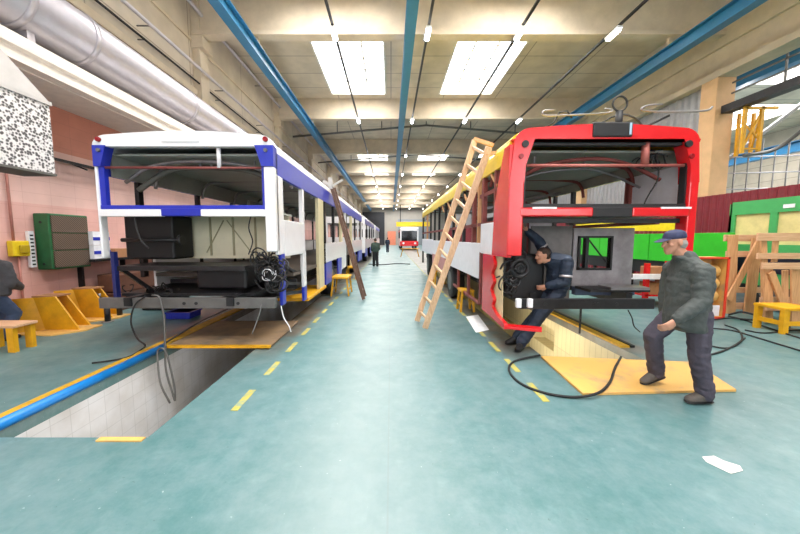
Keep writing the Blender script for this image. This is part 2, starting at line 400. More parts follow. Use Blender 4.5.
# floor markings: worn yellow dashes, curb lines
md = MB(); y = 2.93
while y < 40:
    if 4.3 < y < 4.6 and False: pass
    md.box(-1.54, -1.47, y, y+.42, 0, .004); y += .8
M_line = mat('worn yellow line', '#b3a64c', .6, var=.2, scale=11, col2='#86997f', thr=(.36, .52))
st(md.build('trim_3', M_line, org=(0, 0, 0)))
md = MB(); y = 3.1
while y < 40: md.box(1.54, 1.61, y, y+.42, 0, .004); y += .72
st(md.build('trim_4', M_line, org=(0, 0, 0)))
M_curb = mat('yellow curb paint', '#c79a1d', .6, var=.25, scale=9)
st(MB().box(-3.64, -3.44, 1.6, 18.5, 0, .02).build('trim_5', M_curb, org=(0, 0, 0)))
st(MB().box(3.46, 3.6, 4.7, 17, 0, .03).build('trim_6', M_curb, org=(0, 0, 0)))
st(MB().box(3.62, 3.68, 4.7, 17, 0, .035).build('trim_6', M_black, org=(0, 0, 0)))
st(MB().box(2.02, 2.11, 4.75, 17, 0, .2).build('trim_7', mat('cream kerb', '#b5a766', .6, var=.2), org=(0, 0, 0)))
st(MB().box(-2.4, -2.03, 2.46, 2.51, 0, .012).build('trim_8', M_ply, org=(0, 0, 0)))
tag(MB().tube([(-3.37, 1.9, .05), (-3.36, 4.6, .05)], .05, 12).build('pipe', mat('bright blue pipe', '#1177c4', .35)), 'bright blue pipe lying along the edge of the open pit', 'pipe')
# chips of bare floor
def chip(pts, m, nm='floor_patch'):
    mb = MB(); vs = [mb.bm.verts.new((p.x, p.y, .003)) for p in pts]; mb.bm.faces.new(vs); return mb.build(nm, m)
M_chip = mat('bare plaster chip', '#d9d3ca', .7)
o = chip([atZ(702, 457), atZ(714, 456), atZ(724, 461), atZ(740, 466), atZ(743, 471), atZ(731, 474), atZ(718, 468), atZ(706, 462)], M_chip); st(o); o.name = 'trim_9'
o = MB().prism([(atZ(p, q).x, atZ(p, q).y) for p, q in ((466, 317), (478, 315), (489, 330), (476, 333))], .004, .008, 'Z').build('paper_sheet', mat('white paper', '#f2f2f5', .7))
tag(o, 'white sheet of paper lying on the floor beside the red bus', 'paper')

# roof girders
bm_ = MB(); prof = [(-.07, 8.72), (-.2, 8.66), (-.2, 8.52), (.2, 8.52), (.2, 8.66), (.07, 8.72), (.07, ZC), (-.07, ZC)]
bm_.prism([(p[0], p[1]) for p in prof], XL+.02, 11.45, 'X')
g0 = bm_.build('roof_beam', M_beige, org=(0, 0, 0))
ORD = ['first', 'second', 'third', 'fourth', 'fifth', 'sixth', 'seventh', 'eighth', 'ninth', 'tenth', 'eleventh', 'twelfth']
for i, y in enumerate(BY):
    o = g0 if i == 0 else g0.copy()
    if i: C.objects.link(o)
    o.location = (0, y, 0); k = i-3
    nm = ('beige concrete roof girder behind the camera position' if k < 0 else 'beige concrete roof girder, %s across the hall counting from the camera' % ORD[k])
    tag(o, nm, 'roof beam', 'concrete roof girders')
# columns
cl = MB().box(XL, XL+.28, -.25, .25, 4.78, ZC, .02).box(XL, XL+.42, -.32, .32, 8.1, 8.5, .02).build('column', M_beige, org=(0, 0, 0))
M_corg = mat('orange-cream column paint', '#d9b083', .7, var=.1, scale=2); 
for i, y in enumerate(BY):
    if i < 3: continue
    o = cl if i == 3 else cl.copy()
    if i > 3: C.objects.link(o)
    o.location = (0, y+.1, 0); tag(o, 'beige concrete pilaster high on the left wall, %s from the camera' % ORD[i-3], 'column', 'left wall pilasters')
cr = None
for i, y in enumerate(BY):
    if i < 2 or i > 9: continue
    if cr is None: cr = MB().box(11.3, 11.95, -.3, .3, 0, 7.2, .02).build('column', M_corg, org=(0, 0, 0)); o = cr
    else: o = cr.copy(); C.objects.link(o)
    o.location = (0, y+.2, 0); tag(o, 'orange-cream concrete column %s under the long beam' % ('beside the camera' if i == 2 else 'right of the red bus, %s from the camera' % ORD[i-3]), 'column', 'right hand columns')
o = MB().box(11.45, 11.8, Y0, Y1, 7.2, 8.35).box(11.3, 11.95, Y0, Y1, 7.2, 7.42).box(11.35, 11.9, Y0, Y1, 8.2, ZC).build('long_beam', M_beige, org=(11.6, 0, 7.2))
tag(o, 'long beige concrete beam carried on the right hand columns', 'beam')
# crane rails hung from the roof
def ibeam(x, z, h, w, t, name, lab, y0=-8, y1=74, m=None):
    e = empty(name, (x, 0, z-h), lab, 'crane rail', 'blue crane rails')
    MB().box(x-t/2, x+t/2, y0, y1, z-h, z).build('web', m or M_blue, e)
    MB().box(x-w/2, x+w/2, y0, y1, z-.03, z).build('flange', m or M_blue, e)
    MB().box(x-w/2, x+w/2, y0, y1, z-h-.03, z-h).build('flange', m or M_blue, e)
    return e
for (x, lab) in ((-4.6, 'blue steel crane rail hung along the left wall'), (.58, 'blue steel crane rail down the middle of the ceiling'), (9.6, 'blue steel crane rail on the right above the red bus')):
    e = ibeam(x, 8.2, .4, .3, .05, 'crane_rail', lab)
    for y in BY[1:]: MB().box(x-.05, x+.05, y-.06, y+.06, 8.2, 8.52).box(x-.14, x+.14, y-.12, y+.12, 8.18, 8.24).build('hanger', M_beige, e)
ibeam(15.2, 8.9, .7, .4, .06, 'crane_rail', 'deep blue girder high in the bay beyond the right hand column')
ibeam(20, 6.4, .5, .35, .06, 'crane_rail', 'blue girder low in the bay beyond the right hand column')
# lamps
M_lamp = emit('lit lamp', '#fbfcff', 30.0)
TX = (-1.84, 1.19, 4.16, 7.2); ZL = 8.2
for i, x in enumerate(TX):
    tag(MB().box(x-.04, x+.04, -8, 74, ZL+.1, ZL+.16).build('lamp_trunking', M_dark, org=(x, 0, ZL)), 'dark lamp trunking running down the hall, %s of four from the left' % ORD[i], 'trunking', 'lamp trunkings')
lamp = empty('ceiling_lamp', (0, 0, ZL))
MB().box(-.09, .09, -.32, .32, ZL+.03, ZL+.1, .01).build('housing', M_white, lamp)
MB().box(-.07, .07, -.28, .28, ZL-.04, ZL+.03, .03).build('tube', M_lamp, lamp)
first = True
for k in range(-2, 9):
    for i, x in enumerate(TX):
        o = lamp if first else copy_tree(lamp); first = False
        o.location = (x, 11.0+7.7*k, ZL)
        rowtxt = 'behind the camera position' if k < 0 else '%s row from the camera' % ORD[k]
        tag(o, 'lit white strip lamp, %s, %s trunking from the left' % (rowtxt, ORD[i]), 'lamp', 'ceiling strip lamps')
        light('lamp_light', (x, 11.0+7.7*k, ZL-.06), .5, .7, 110, (1, .97, .95))
        if i == 0 and k >= 0: pass
# arched ties between girders
for k, y in ((1, 22.6), (2, 30.2)):
    pts = [(XL+.1+18.2*t/12, y, 8.55+.75*(1-abs(t-6)/6)) for t in range(13)]
    e = empty('roof_tie', (2.3, y, 8), 'dark arched steel tie spanning the ceiling, %s from the camera' % ORD[k-1], 'roof tie', 'arched roof ties')
    MB().tube(pts, .07, 8).build('arch', M_steel, e)
    for t in range(2, 12, 2): MB().box(pts[t][0]-.03, pts[t][0]+.03, y-.03, y+.03, pts[t][2], ZC-.0).build('hanger', M_steel, e)
# duct on the ledge
DX, DZ, DR = -5.98, 5.42, .47
e = empty('air_duct', (DX, 0, DZ-DR), 'fat silver ventilation duct running along the left wall ledge', 'duct')
MB().cyl((DX, -8, DZ), (DX, 60, DZ), DR, 40).build('pipe', M_galv, e)
for y in (2.2, 5.3, 6.4, 9.5, 12.6, 15.7, 18.8, 21.9): 
    MB().cyl((DX, y-.05, DZ), (DX, y+.05, DZ), DR+.025, 40).build('band', M_galv, e)
for y in (0, 5.5, 11, 16.5, 22): MB().box(DX-.3, DX+.15, y-.06, y+.06, 4.78, 5.02).build('saddle', M_galv, e)
# extraction hood on the duct
def speck():
    m = bpy.data.materials.new('perforated filter'); m.use_nodes = True; n = m.node_tree.nodes; l = m.node_tree.links; b = n['Principled BSDF']
    tc = n.new('ShaderNodeTexCoord'); v = n.new('ShaderNodeTexVoronoi'); v.inputs['Scale'].default_value = 27; v.inputs['Randomness'].default_value = .75; l.new(tc.outputs['Object'], v.inputs['Vector'])
    r = n.new('ShaderNodeValToRGB'); r.color_ramp.elements[0].position = .38; r.color_ramp.elements[1].position = .62; r.color_ramp.elements[0].color = lin('#4a4646'); r.color_ramp.elements[1].color = lin('#dad6d4')
    l.new(v.outputs['Distance'], r.inputs[0]); l.new(r.outputs[0], b.inputs['Base Color']); b.inputs['Roughness'].default_value = .6; return m
M_hood = mat('grey hood sheet', '#b5b1ae', .5, .2, var=.06)
hx0, hx1, hy0, hy1, hz0, hz1 = -5.25, -4.8, 3.0, 4.68, 2.56, 3.5
e = empty('extraction_hood', (-5.02, 3.7, hz0), 'grey extraction hood with a holed filter face hanging from the duct', 'extraction hood')
MB().box(hx0, hx1, hy0, hy1, hz0, hz1).build('filter_box', speck(), e)
MB().box(hx0-.02, hx1+.02, hy0-.02, hy1+.02, hz1, hz1+.05).build('rim', M_hood, e)
MB().box(hx0-.01, hx1+.01, hy0-.01, hy1+.01, hz0-.03, hz0).build('rim', M_conc, e)
t = MB(); bt = [(hx0, hy0, hz1+.05), (hx1, hy0, hz1+.05), (hx1, hy1, hz1+.05), (hx0, hy1, hz1+.05)]; tp = [(-5.16, 3.45, 4.35), (-4.88, 3.45, 4.35), (-4.88, 3.8, 4.35), (-5.16, 3.8, 4.35)]
vs = [t.bm.verts.new(p) for p in bt+tp]
for k in range(4): t.bm.faces.new((vs[k], vs[(k+1) % 4], vs[4+(k+1) % 4], vs[4+k]))
t.bm.faces.new(vs[4:]); t.bm.faces.new(vs[:4][::-1]); t.build('cone', M_hood, e)
MB().tube([(-5.02, 3.62, 4.3), (-5.02, 3.62, 4.7), (-5.1, 3.62, 5.1), (-5.4, 3.62, 5.3), (-5.6, 3.62, 5.4)], .13, 16, sm=4).build('pipe', M_galv, e)
# conduits on the left wall
for (x, z, r, lab) in ((-6.4, 7.3, .05, 'grey conduit pipe running high along the left wall'), (-6.45, 9.2, .06, 'thick grey pipe just below the ceiling on the left wall'), (-6.6, 6.95, .03, 'thin dark conduit on the left wall above the duct')):
    e = empty('conduit', (x, 0, z), lab, 'pipe', 'left wall conduits'); MB().tube([(x, -6, z), (x, 70, z)], r, 10).build('pipe', M_galv if r > .04 else M_dark, e)
    for k in range(0, 10): MB().box(XL+.005, x, 1.5+3.8*k-.012, 1.5+3.8*k+.012, z-.015, z+.015).build('bracket', M_steel, e)
e = empty('cable_tray', (-6.7, 5, 3.15), 'thin twin-rail cable tray on the pink wall', 'cable tray')
MB().box(-6.74, -6.7, 0, 40, 3.22, 3.25).build('rail', M_dark, e); MB().box(-6.55, -6.51, 0, 40, 3.15, 3.18).build('rail', M_dark, e)
for k in range(26): MB().bar((-6.8, 1+1.5*k, 3.22), (-6.5, 1+1.5*k, 3.1), .03).build('bracket', M_dark, e)

# right side partition and the bay behind it
M_maroon = mat('maroon corrugated sheet', '#7c1f2c', .5, var=.12)
M_corr = mat('grey corrugated sheet', '#9b9b9e', .45, .3, var=.1)
def corr(x, y0, y1, z0, z1, pitch=.2):
    pr = []; y = y0; k = 0
    while y < y1: pr.append((x+(.04 if k % 4 in (1, 2) else 0), y)); k += 1; y += pitch/4 if k % 2 else pitch/4
    out = pr+[(p[0]+.015, p[1]) for p in pr[::-1]]
    return MB().prism(out, z0, z1, 'Z')
st(corr(11.12, -6, 70, 0, 3.12, .24).build('wall_partition', M_maroon, org=(0, 0, 0)))
st(corr(11.6, 12.35, 70, 3.12, 7.2, .3).build('wall_partition', M_corr, org=(0, 0, 0)))
# dark walkway beam and yellow ladder frame past the column
e = empty('walkway_beam', (12.6, 10, 6.1), 'dark steel walkway beam running past the right hand column', 'beam')
MB().box(11.45, 11.8, -6, 11.55, 5.95, 6.2).build('beam', M_dark, e)
for y in (2, 4, 6, 8, 10): MB().box(11.75, 11.79, y, y+.05, 6.2, 7.1).build('post', M_steel, e)
MB().box(11.75, 11.79, -6, 11.55, 6.95, 7.0).build('rail', M_steel, e); MB().box(11.75, 11.79, -6, 11.55, 6.6, 6.65).build('rail', M_steel, e)
e = empty('lattice_tower', (12.9, 11.5, 4.4), 'yellow steel lattice frame hanging below the dark walkway beam', 'frame')
for x in (11.65, 12.2): MB().box(x-.05, x+.05, 10.9, 10.98, 4.45, 5.95).build('post', M_ytrest, e)
for x in (12.1, 12.6): MB().box(x-.04, x+.04, 11.5, 11.58, 4.5, 5.95).build('post', M_ytrest, e)
MB().bar((11.65, 10.94, 4.6), (12.2, 10.94, 5.8), .05).bar((11.65, 10.94, 5.4), (12.2, 10.94, 4.9), .04).bar((12.2, 10.94, 5.8), (12.6, 11.54, 4.7), .05).bar((11.65, 10.94, 5.9), (12.7, 10.94, 5.9), .08).bar((11.65, 10.94, 4.6), (12.2, 10.94, 4.6), .05).build('brace', M_ytrest, e)
MB().tube([(11.6, 10.8, 4.35), (12.6, 10.8, 4.55), (13.3, 10.6, 5.2), (14.4, 10.2, 6.4)], .06, 8, sm=5).build('stair_rail', M_steel, e)
e = empty('pipe_scaffold', (14, 12, 0), 'grey pipe scaffold standing behind the maroon partition', 'scaffold')
for i in range(7): MB().tube([(12.6+i*.5, 12.5, 0), (12.6+i*.5, 12.5, 5.0+(i % 2)*.4)], .025, 8).build('post', M_steel, e)
for z in (3.5, 4.1, 4.7): MB().tube([(12.7, 12.5, z), (16.3, 12.5, z+.1)], .025, 8).build('rail', M_galv, e)
for i, (x, y) in enumerate(((18, 17), (22, 14), (16.5, 24.6), (21, 24.6), (18, 9.4))):
    o = copy_tree(lamp); o.location = (x, y, 7.4); tag(o, 'lit lamp in the neighbouring bay beyond the maroon partition', 'lamp', 'neighbouring bay lamps'); plight((x, y, 7.2), 150)
for i, (a, b) in enumerate(((14.2, 12.3),)):
    tag(MB().bar((13.2, 13.1, 4.6), (20.6, 14.4, 9.68), .12).build('stair_stringer', M_steel), 'grey sloping steel brace in the bay beyond the column', 'brace')

# end of the hall
st(MB().box(-.2+-.6, 1.1, Y1-.12, Y1-.02, 0, 3.2).build('door_1', mat('salmon door', '#e58a6c', .5), org=(0, 0, 0)))
st(MB().box(-6.7, -1.5, Y1-.2, Y1, 0, 7.6).build('door_2', mat('charcoal gate', '#2c2e34', .6), org=(0, 0, 0)))
st(MB().box(1.6, 9, Y1-.12, Y1, 0, 6.0).build('door_3', mat('light grey gate', '#8f969c', .6), org=(0, 0, 0)))
e = empty('bridge_crane', (3, 55, 3.5), 'yellow bridge crane girder across the far end of the hall', 'crane')
MB().box(-4.8, 9.8, 55.4, 55.8, 7.37, 7.77).build('bridge', M_beige, e)
MB().box(.9, 6.6, 55, 55.6, 3.6, 4.4, .03).build('girder', M_yellow, e)
for x in (1.6, 5.8): MB().box(x-.06, x+.06, 55.3, 55.4, 4.4, 7.3).build('hoist_cable', M_dark, e)

# unseen strip lamp added to brighten the right pit's tiled wall
e = empty('pit_fill_lamp', (2.2, 6.2, -.45), 'added unseen strip lamp on the near wall inside the right pit beneath the red bus', 'lamp')
MB().box(2.12, 2.18, 5.2, 7.4, -.5, -.38).build('housing', M_white, e); MB().box(2.18, 2.21, 5.25, 7.35, -.48, -.4).build('tube', emit('warm pit fill', '#fff0cf', 6.0), e)
light('pit_fill', (2.24, 6.3, -.44), .1, 2.1, 45, (1, .9, .7), (0, PI/2*-1, 0))

e = empty('pit_fill_lamp', (-2.1, 3.6, -.45), 'added unseen strip lamp on the aisle side wall inside the left pit', 'lamp')  # added out of view to lift the left pit's white tiles
MB().box(-2.08, -2.02, 2.7, 4.6, -.5, -.38).build('housing', M_white, e); MB().box(-2.11, -2.08, 2.75, 4.55, -.48, -.4).build('tube', bpy.data.materials['warm pit fill'], e)
light('pit_fill', (-2.14, 3.65, -.44), .1, 1.8, 9, (1, .97, .93), (0, PI/2, 0))
# ------------------------------------------------------------------ buses
M_gal2 = mat('brushed sheet metal', '#8f8b8c', .38, .7, var=.18, scale=5, bump=.1)
M_lin = mat('grey green lining', '#9a9c93', .6, var=.15, scale=2)
M_glass = mat('dark glass', '#15181c', .08, var=.05)
M_tail = mat('tail lamp red', '#8a1018', .25)
M_paper = mat('white sheet', '#e6e6ea', .6)
def roof_prof(xa, xb, z0=2.86, ztop=3.14):
    r = .22; pts = [(xa, z0)]
    for k in range(1, 7):
        a = PI/2*k/6; pts.append((xa+r*(1-math.cos(a)), z0+(ztop-.05-z0)*math.sin(a)))
    m = (xa+xb)/2
    for k in range(1, 6): t = k/6; pts.append((xa+r+(xb-xa-2*r)*t, ztop-.05+.05*math.sin(PI*t)))
    pts += [(xa+xb-p[0], p[1]) for p in pts[6::-1]]
    return pts
def wheel(e, x0, x1, y, r=.47):
    w = MB(); w.cyl((x0, y, r), (x1, y, r), r, 32); w.cyl((x0-.01, y, r), (x1+.01, y, r), r*.9, 32)
    o = w.build('wheel', M_rubber, e)
    MB().cyl((x0-.02, y, r), (x1+.02, y, r), r*.55, 24).build('rim', M_steel, o)
def bus(name, label, xa, xb, ya, yb, asd, roofm, cantm, postm, ribm, aisle, far, cz=2.55, group=None, detail=True):
    """hollow body shell.  asd: 'a' (xa faces the aisle) or 'b'.  aisle/far: dicts panels[(y0,y1,z0,z1,mat)], pillars[(y,w,mat[,z0])]"""
    e = empty(name, ((xa+xb)/2, (ya+yb)/2, 0), label, 'bus', group)
    MB().shell(roof_prof(xa, xb), .05, ya, yb).build('roof', roofm, e)
    MB().box(xa+.09, xb-.09, ya+.2, yb, 2.86, 2.89).build('ceiling_lining', M_lin, e)
    MB().box(xa+.06, xb-.06, ya+.9, yb-.05, .98, 1.04).build('floor_deck', mat('brown floor ply', '#5b5148', .6), e)
    for x in (xa+.55, xb-.55): MB().box(x-.05, x+.05, ya+.3, yb-.1, .62, .82).build('chassis_rail', M_black, e)
    y = ya+1.2
    cr = MB()
    while y < yb: MB().box(xa+.1, xb-.1, y, y+.06, .72, .9).build('cross_member', M_black, e); y += 2.4
    for side, spec in (('a', aisle if asd == 'a' else far), ('b', aisle if asd == 'b' else far)):
        x = xa if side == 'a' else xb; s = 1 if side == 'a' else -1
        x0, x1 = sorted((x, x+s*.05)); X0, X1 = sorted((x+s*.003, x+s*.07))
        MB().box(x0, x1, ya+.02, yb, cz, 2.88, .012).build('cantrail', cantm, e); q0, q1 = sorted((x+s*.052, x+s*.075)); MB().box(q0, q1, ya+.15, yb, cz, 2.87).build('lining', M_lin, e)
        for (p, w, m, *z) in spec['pillars']:
            zz = z[0] if z else 1.0
            MB().box(X0, X1, p, p+w, zz, cz+.01).build('pillar', m, e)
        for (p, q, z0, z1, m) in spec['panels']: MB().box(x0, x1, p, q, z0, z1, .01).build('side_panel', m, e)
        if spec.get('rail'): MB().box(X0, X1, ya+.5, yb, *spec['rail']).build('waist_rail', ribm, e)
    y = ya+1.0; k = 0
    while y < yb and detail:
        pts = [(xa+.08, y, 2.5), (xa+.14, y, 2.72), (xa+.35, y, 2.84), ((xa+xb)/2, y, 2.88), (xb-.35, y, 2.84), (xb-.14, y, 2.72), (xb-.08, y, 2.5)]
        MB().tube(pts, .03, 6, sm=4).build('roof_rib', ribm, e); y += 1.4; k += 1
    return e

# ---- left white and blue bus
LA, LB, LY = -4.18, -1.65, 4.67
Lz = lambda py: atY(180, py, LY-.07).z
Lx = lambda px: atY(px, 215, LY-.07).x
crm = M_cream; W = M_white; B = M_bblue; K = M_dark
aisle = dict(panels=[(4.7, 4.98, 1.40, 2.56, W), (4.98, 6.12, 1.36, 1.93, W), (6.02, 6.22, .72, 1.4, W), (6.02, 6.22, .45, .72, B),
        (4.82, 4.98, .62, 1.42, B), (8.1, 11.8, 1.02, 1.52, W), (8.1, 8.9, .45, 1.02, B), (10.0, 10.7, .45, 1.02, B), (10.7, 11.8, .6, 1.02, W), (13.6, 18.2, 1.0, 1.55, W), (13.6, 14.9, .45, 1.0, B), (16.2, 18.2, .45, 1.0, B)],
     pillars=[(6.05, .12, W), (7.35, .55, crm, .47), (8.1, .1, K), (9.35, .1, K), (10.6, .35, crm), (11.75, .12, W), (12.0, .1, K, .5), (13.3, .4, crm, .5), (14.9, .1, K), (16.3, .1, W), (17.5, .1, K), (18.1, .1, W)], rail=None)
farp = dict(panels=[(5.6, 18.2, .5, 1.5, W)], pillars=[(5.3, .1, K), (6.9, .1, K), (8.4, .1, K), (8.9, .08, K), (10.3, .1, K), (12, .1, K), (13.6, .1, K), (15.2, .1, K), (17, .1, K), (18.1, .1, K)], rail=(1.5, 1.56))
e = bus('bus', 'white bus body with royal blue trim and gutted rear, left of the aisle', LA, LB, LY, 18.2, 'b', W, B, W, M_gal2, aisle, farp)
LBUS = e
# rear frame
r = MB(); pr = [(p[0], p[1]) for p in roof_prof(LA, LB, 2.95)]; n = len(pr)
r.prism(pr+[(LB-.03, Lz(146)), (LA+.03, Lz(146))], LY-.06, LY+.05).build('rear_roof_cap', W, e)
MB().box(Lx(166), Lx(203), LY-.07, LY-.05, 2.985, 3.12, .005).build('roof_badge_panel', W, e)
for s, xo, xi in ((1, LA, Lx(104)), (-1, LB, Lx(263))):
    MB().prism([(xo, Lz(145)), (xo, Lz(166)), (xi, Lz(166)), (xi-.06*s*-1*0+.09*s, Lz(145))], LY-.07, LY+.08).build('corner_panel', B, e)
    q = MB().cyl((xo+.1*s, LY-.09, 3.02), (xo+.1*s, LY-.04, 3.02), .035, 16).build('tail_lamp', M_tail, e)
    MB().cyl((xo+.1*s, LY-.1, 2.87), (xo+.1*s, LY-.07, 2.87), .025, 12).build('bolt_hole', M_steel, e)
MB().box(LA, Lx(99.5), LY-.06, LY+.06, Lz(258), Lz(166), .012).build('corner_post', W, e)
MB().box(Lx(99.5), Lx(105), LY-.03, LY+.04, Lz(209), Lz(166)).build('window_frame', B, e)
MB().box(Lx(264.5), LB, LY-.06, LY+.1, Lz(252), Lz(166), .02).build('corner_post', W, e)
MB().box(Lx(262), Lx(264.5), LY-.03, LY+.04, Lz(209), Lz(166)).build('window_frame', B, e)
MB().box(Lx(100), Lx(264.5), LY-.05, LY+.03, Lz(209), Lz(205), .006).build('window_frame', B, e)
MB().box(Lx(100), Lx(161), LY-.08, LY+.02, Lz(216.5), Lz(209.3), .01).build('rear_band', W, e)
MB().box(Lx(201), Lx(265), LY-.08, LY+.02, Lz(216.5), Lz(209.3), .01).build('rear_band', W, e)
MB().box(Lx(161), Lx(201), LY-.07, LY+.02, Lz(216), Lz(208), .01).build('rear_band', B, e)
MB().tube([(Lx(104), LY, Lz(166.5)), (Lx(264), LY, Lz(167))], .018, 8).build('cross_tube', M_prim, e)
MB().tube([(Lx(219), LY, Lz(147)), (Lx(219), LY, Lz(167))], .03, 8).build('stub_tube', W, e)
for px in (143, 180, 192, 240): MB().tube([(Lx(px), LY+.5, 2.95), (Lx(px), LY+.5, 2.75)], .018, 6).build('stub_tube', M_gal2, e)
MB().tube([(LA+.1, LY+.35, 2.5), (LA+.5, LY+.35, 2.74), (Lx(180), LY+.35, 2.82), (LB-.5, LY+.35, 2.74), (LB-.1, LY+.35, 2.55)], .03, 8, sm=5).build('roof_rib', M_gal2, e)
MB().tube([(LA+.1, LY+.6, 2.42), (LA+.6, LY+.6, 2.72), (Lx(180), LY+.6, 2.78), (LB-.6, LY+.6, 2.72), (LB-.1, LY+.6, 2.45)], .045, 8, sm=5).build('roof_rib', M_inter, e)
# lower engine bay
MB().box(Lx(104), Lx(107.5), LY-.02, LY+.05, .68, Lz(252)).build('corner_bracket', mat('navy bracket', '#141f5c', .5), e)
MB().bar((LA+.12, LY+.1, 1.2), (LA+.35, LY+.5, .75), .08, .05).build('corner_bracket', K, e)
MB().box(LA+.12, LB-.5, LY+.02, LY+.12, Lz(271.5), Lz(266.5), .005).build('engine_shelf', K, e)
MB().box(LA+.12, LB-.25, LY+.12, LY+.8, Lz(268), Lz(266.5)).build('engine_shelf', M_black, e)
b = MB().box(atY(101, 300, LY-.2).x, atY(276, 300, LY-.2).x, LY-.24, LY-.16, Lz(306), Lz(296), .008).build('bumper_beam', M_steel, e)
for px in (128, 184, 238, 196): MB().cyl((atY(px, 300, LY-.24).x, LY-.25, Lz(301)), (atY(px, 300, LY-.24).x, LY-.235, Lz(301)), .022, 14).build('bolt_hole', M_black, b)
for x in (LA+.5, LB-.6): MB().box(x-.05, x+.05, LY-.27, LY+.5, .7, .82).build('beam_bracket', M_black, e)
MB().box(LA+.12, LB-.4, LY+.1, LY+1.3, .78, .82).build('engine_tray', M_black, e)
# partition and black tank in the engine bay
MB().box(Lx(146), LB-.1, LY+.85, LY+.9, 1.3, 2.02).build('partition', mat('pale cream partition', '#e2d9bc', .6, var=.06), e)
for t in (.28, .62, .95, 1.3): MB().box(Lx(150)+t*1.15, Lx(150)+t*1.15+.03, LY+.83, LY+.85, 1.35, 2.0).build('partition_rib', mat('olive rib', '#a39a78', .6), e)
MB().bar((Lx(168), LY+.84, 1.4), (Lx(190), LY+.84, 1.95), .015).bar((Lx(222), LY+.84, 1.4), (Lx(194), LY+.84, 1.95), .015).build('partition_rib', MC['olive rib'], e)
MB().box(LA+.06, LA+.82, LY+.3, LY+.8, 1.32, 2.0, .03).build('battery_box', mat('deep black plastic', '#08080a', .6), e)
MB().cyl((LA+.1, LY+.2, 1.62), (Lx(168), LY+.2, 1.62), .03, 12).cyl((Lx(166), LY+.2, 1.62), (Lx(169), LY+.2, 1.62), .08, 14).build('drive_shaft', K, e)
MB().box(LA+1.1, LA+1.9, LY+.35, LY+.9, .84, 1.2, .04).build('motor_housing', M_black, e)
MB().box(LA+.08, LB-.08, LY+.05, LY+.95, 2.02, 2.05).build('bay_lid', M_lin, e)
random.seed(3)
def tangle(e, c, rad, n, m, name='wiring_harness', thick=.012):
    """a bundle of separate looping cables"""
    mb = MB()
    for k in range(n):
        cc = V(c)+V((random.uniform(-1, 1)*rad[0], random.uniform(-1, 1)*rad[1], random.uniform(-1, 1)*rad[2]))
        pts = []; R = random.uniform(.045, .12); ax = random.uniform(0, PI)
        for j in range(10):
            a = ax+j*.75; w_ = 1+.08*math.sin(j*1.7+k); pts.append(cc+V((R*math.cos(a)*w_, random.uniform(-.03, .03)+.015*j-.07, R*math.sin(a)*w_)))
        mb.tube(pts, thick*random.uniform(.7, 1.2), 6, sm=4)
    return mb.build(name, m, e)
tangle(e, (Lx(264), LY+.05, 1.2), (.17, .12, .26), 34, M_rubber)
tangle(e, (Lx(262), LY-.02, 1.08), (.07, .05, .06), 2, M_paper, thick=.006)
tangle(e, (Lx(130), LY+.3, .8), (.35, .1, .12), 6, M_rubber)
for (x0, x1) in ((LB-.4, LB-.1), (LA+.12, LA+.42)):
    for y in (9.4, 15.5): wheel(e, x0, x1, y)
MB().bar((LB-.08, 4.9, .95), (LB-.08, 6.1, .78), .05).bar((LB-.08, 4.9, .78), (LB-.08, 6.1, .62), .06).bar((LB-.1, 5.0, 1.25), (LB-.1, 5.9, 1.0), .05).build('chassis_stay', M_black, e)
MB().box(LB-1.2, LB-.3, 4.8, 6.0, .62, .66).build('engine_tray', M_black, e)
MB().box(LB-.6, LB+.02, 6.25, 8.0, .40, .47, .01).build('door_step', M_ytrest, e)
MB().box(LB-.9, LB-.55, 6.25, 8.0, .47, 1.0).build('step_riser', M_inter, e)
MB().box(LA+.9, LA+.95, 7.4, 9, 1.04, 2.5).build('inner_partition', M_inter, e)
MB().tube([(LA+.5, LY-.02, 2.0), (LA+.52, LY-.05, 1.85), (LA+.58, LY-.05, 1.62), (LA+.66, LY-.02, 1.5)], .012, 6, sm=4).tube([(LB-.45, LY+.2, 2.02), (LB-.5, LY+.2, 1.8), (LB-.45, LY+.2, 1.6), (LB-.52, LY+.2, 1.4)], .009, 6, sm=4).build('loose_cable', M_rubber, e)
# hanging cables beneath the bumper
def cable(pts, r, lab, m=M_rubber, name='cable', grp=None, cat='cable', sm=6): return tag(MB().tube(pts, r, 8, sm=sm).build(name, m), lab, cat, grp)
yb = LY-.28
cable([atY(146, 296, yb), atY(135, 305, yb), atY(131, 322, yb), atY(137, 338, yb), atY(145, 345, yb-.2), atZ(142, 349, .03), atZ(128, 357, .02), atZ(108, 361, .015), atZ(92, 363, .015)], .011, 'black cable dropping from the left bus bumper onto the floor in a loop')
cable([atY(152, 295, yb), atY(160, 298, yb), atY(164, 318, yb), atY(165, 345, yb), atY(166, 370, yb), atY(173, 395, yb), atY(175, 400, yb), atY(174, 385, yb), atY(169, 366, yb)][:8]+[atY(166, 352, yb-.1), atY(158, 350, yb-.1), atY(158, 365, yb-.1), atY(161, 385, yb-.1), atY(170, 403, yb-.05)], .013, 'grey cable looping down from the left bus bumper into the pit', M_steel)
cable([atY(262, 304, yb), atY(258, 318, yb), atY(252, 334, yb)], .008, 'thin white wire dangling from the right end of the left bus bumper', M_gal2)
cable([atY(281, 306, LY), atY(284, 318, LY), atY(289, 326, LY), atY(291, 332, LY)], .009, 'thin white wire dangling beneath the blue corner of the left bus', M_paper)
cable([atZ(283, 322, .03), atZ(270, 338, .02), atZ(250, 345, .03)], .01, 'black cable lying on the floor beneath the corner of the left bus')
cable([atY(230, 308, LY+.2), atY(200, 322, LY+.3), atZ(170, 340, .06), atZ(150, 352, .03)], .014, 'dark hose slung beneath the left bus towards the pit cover')

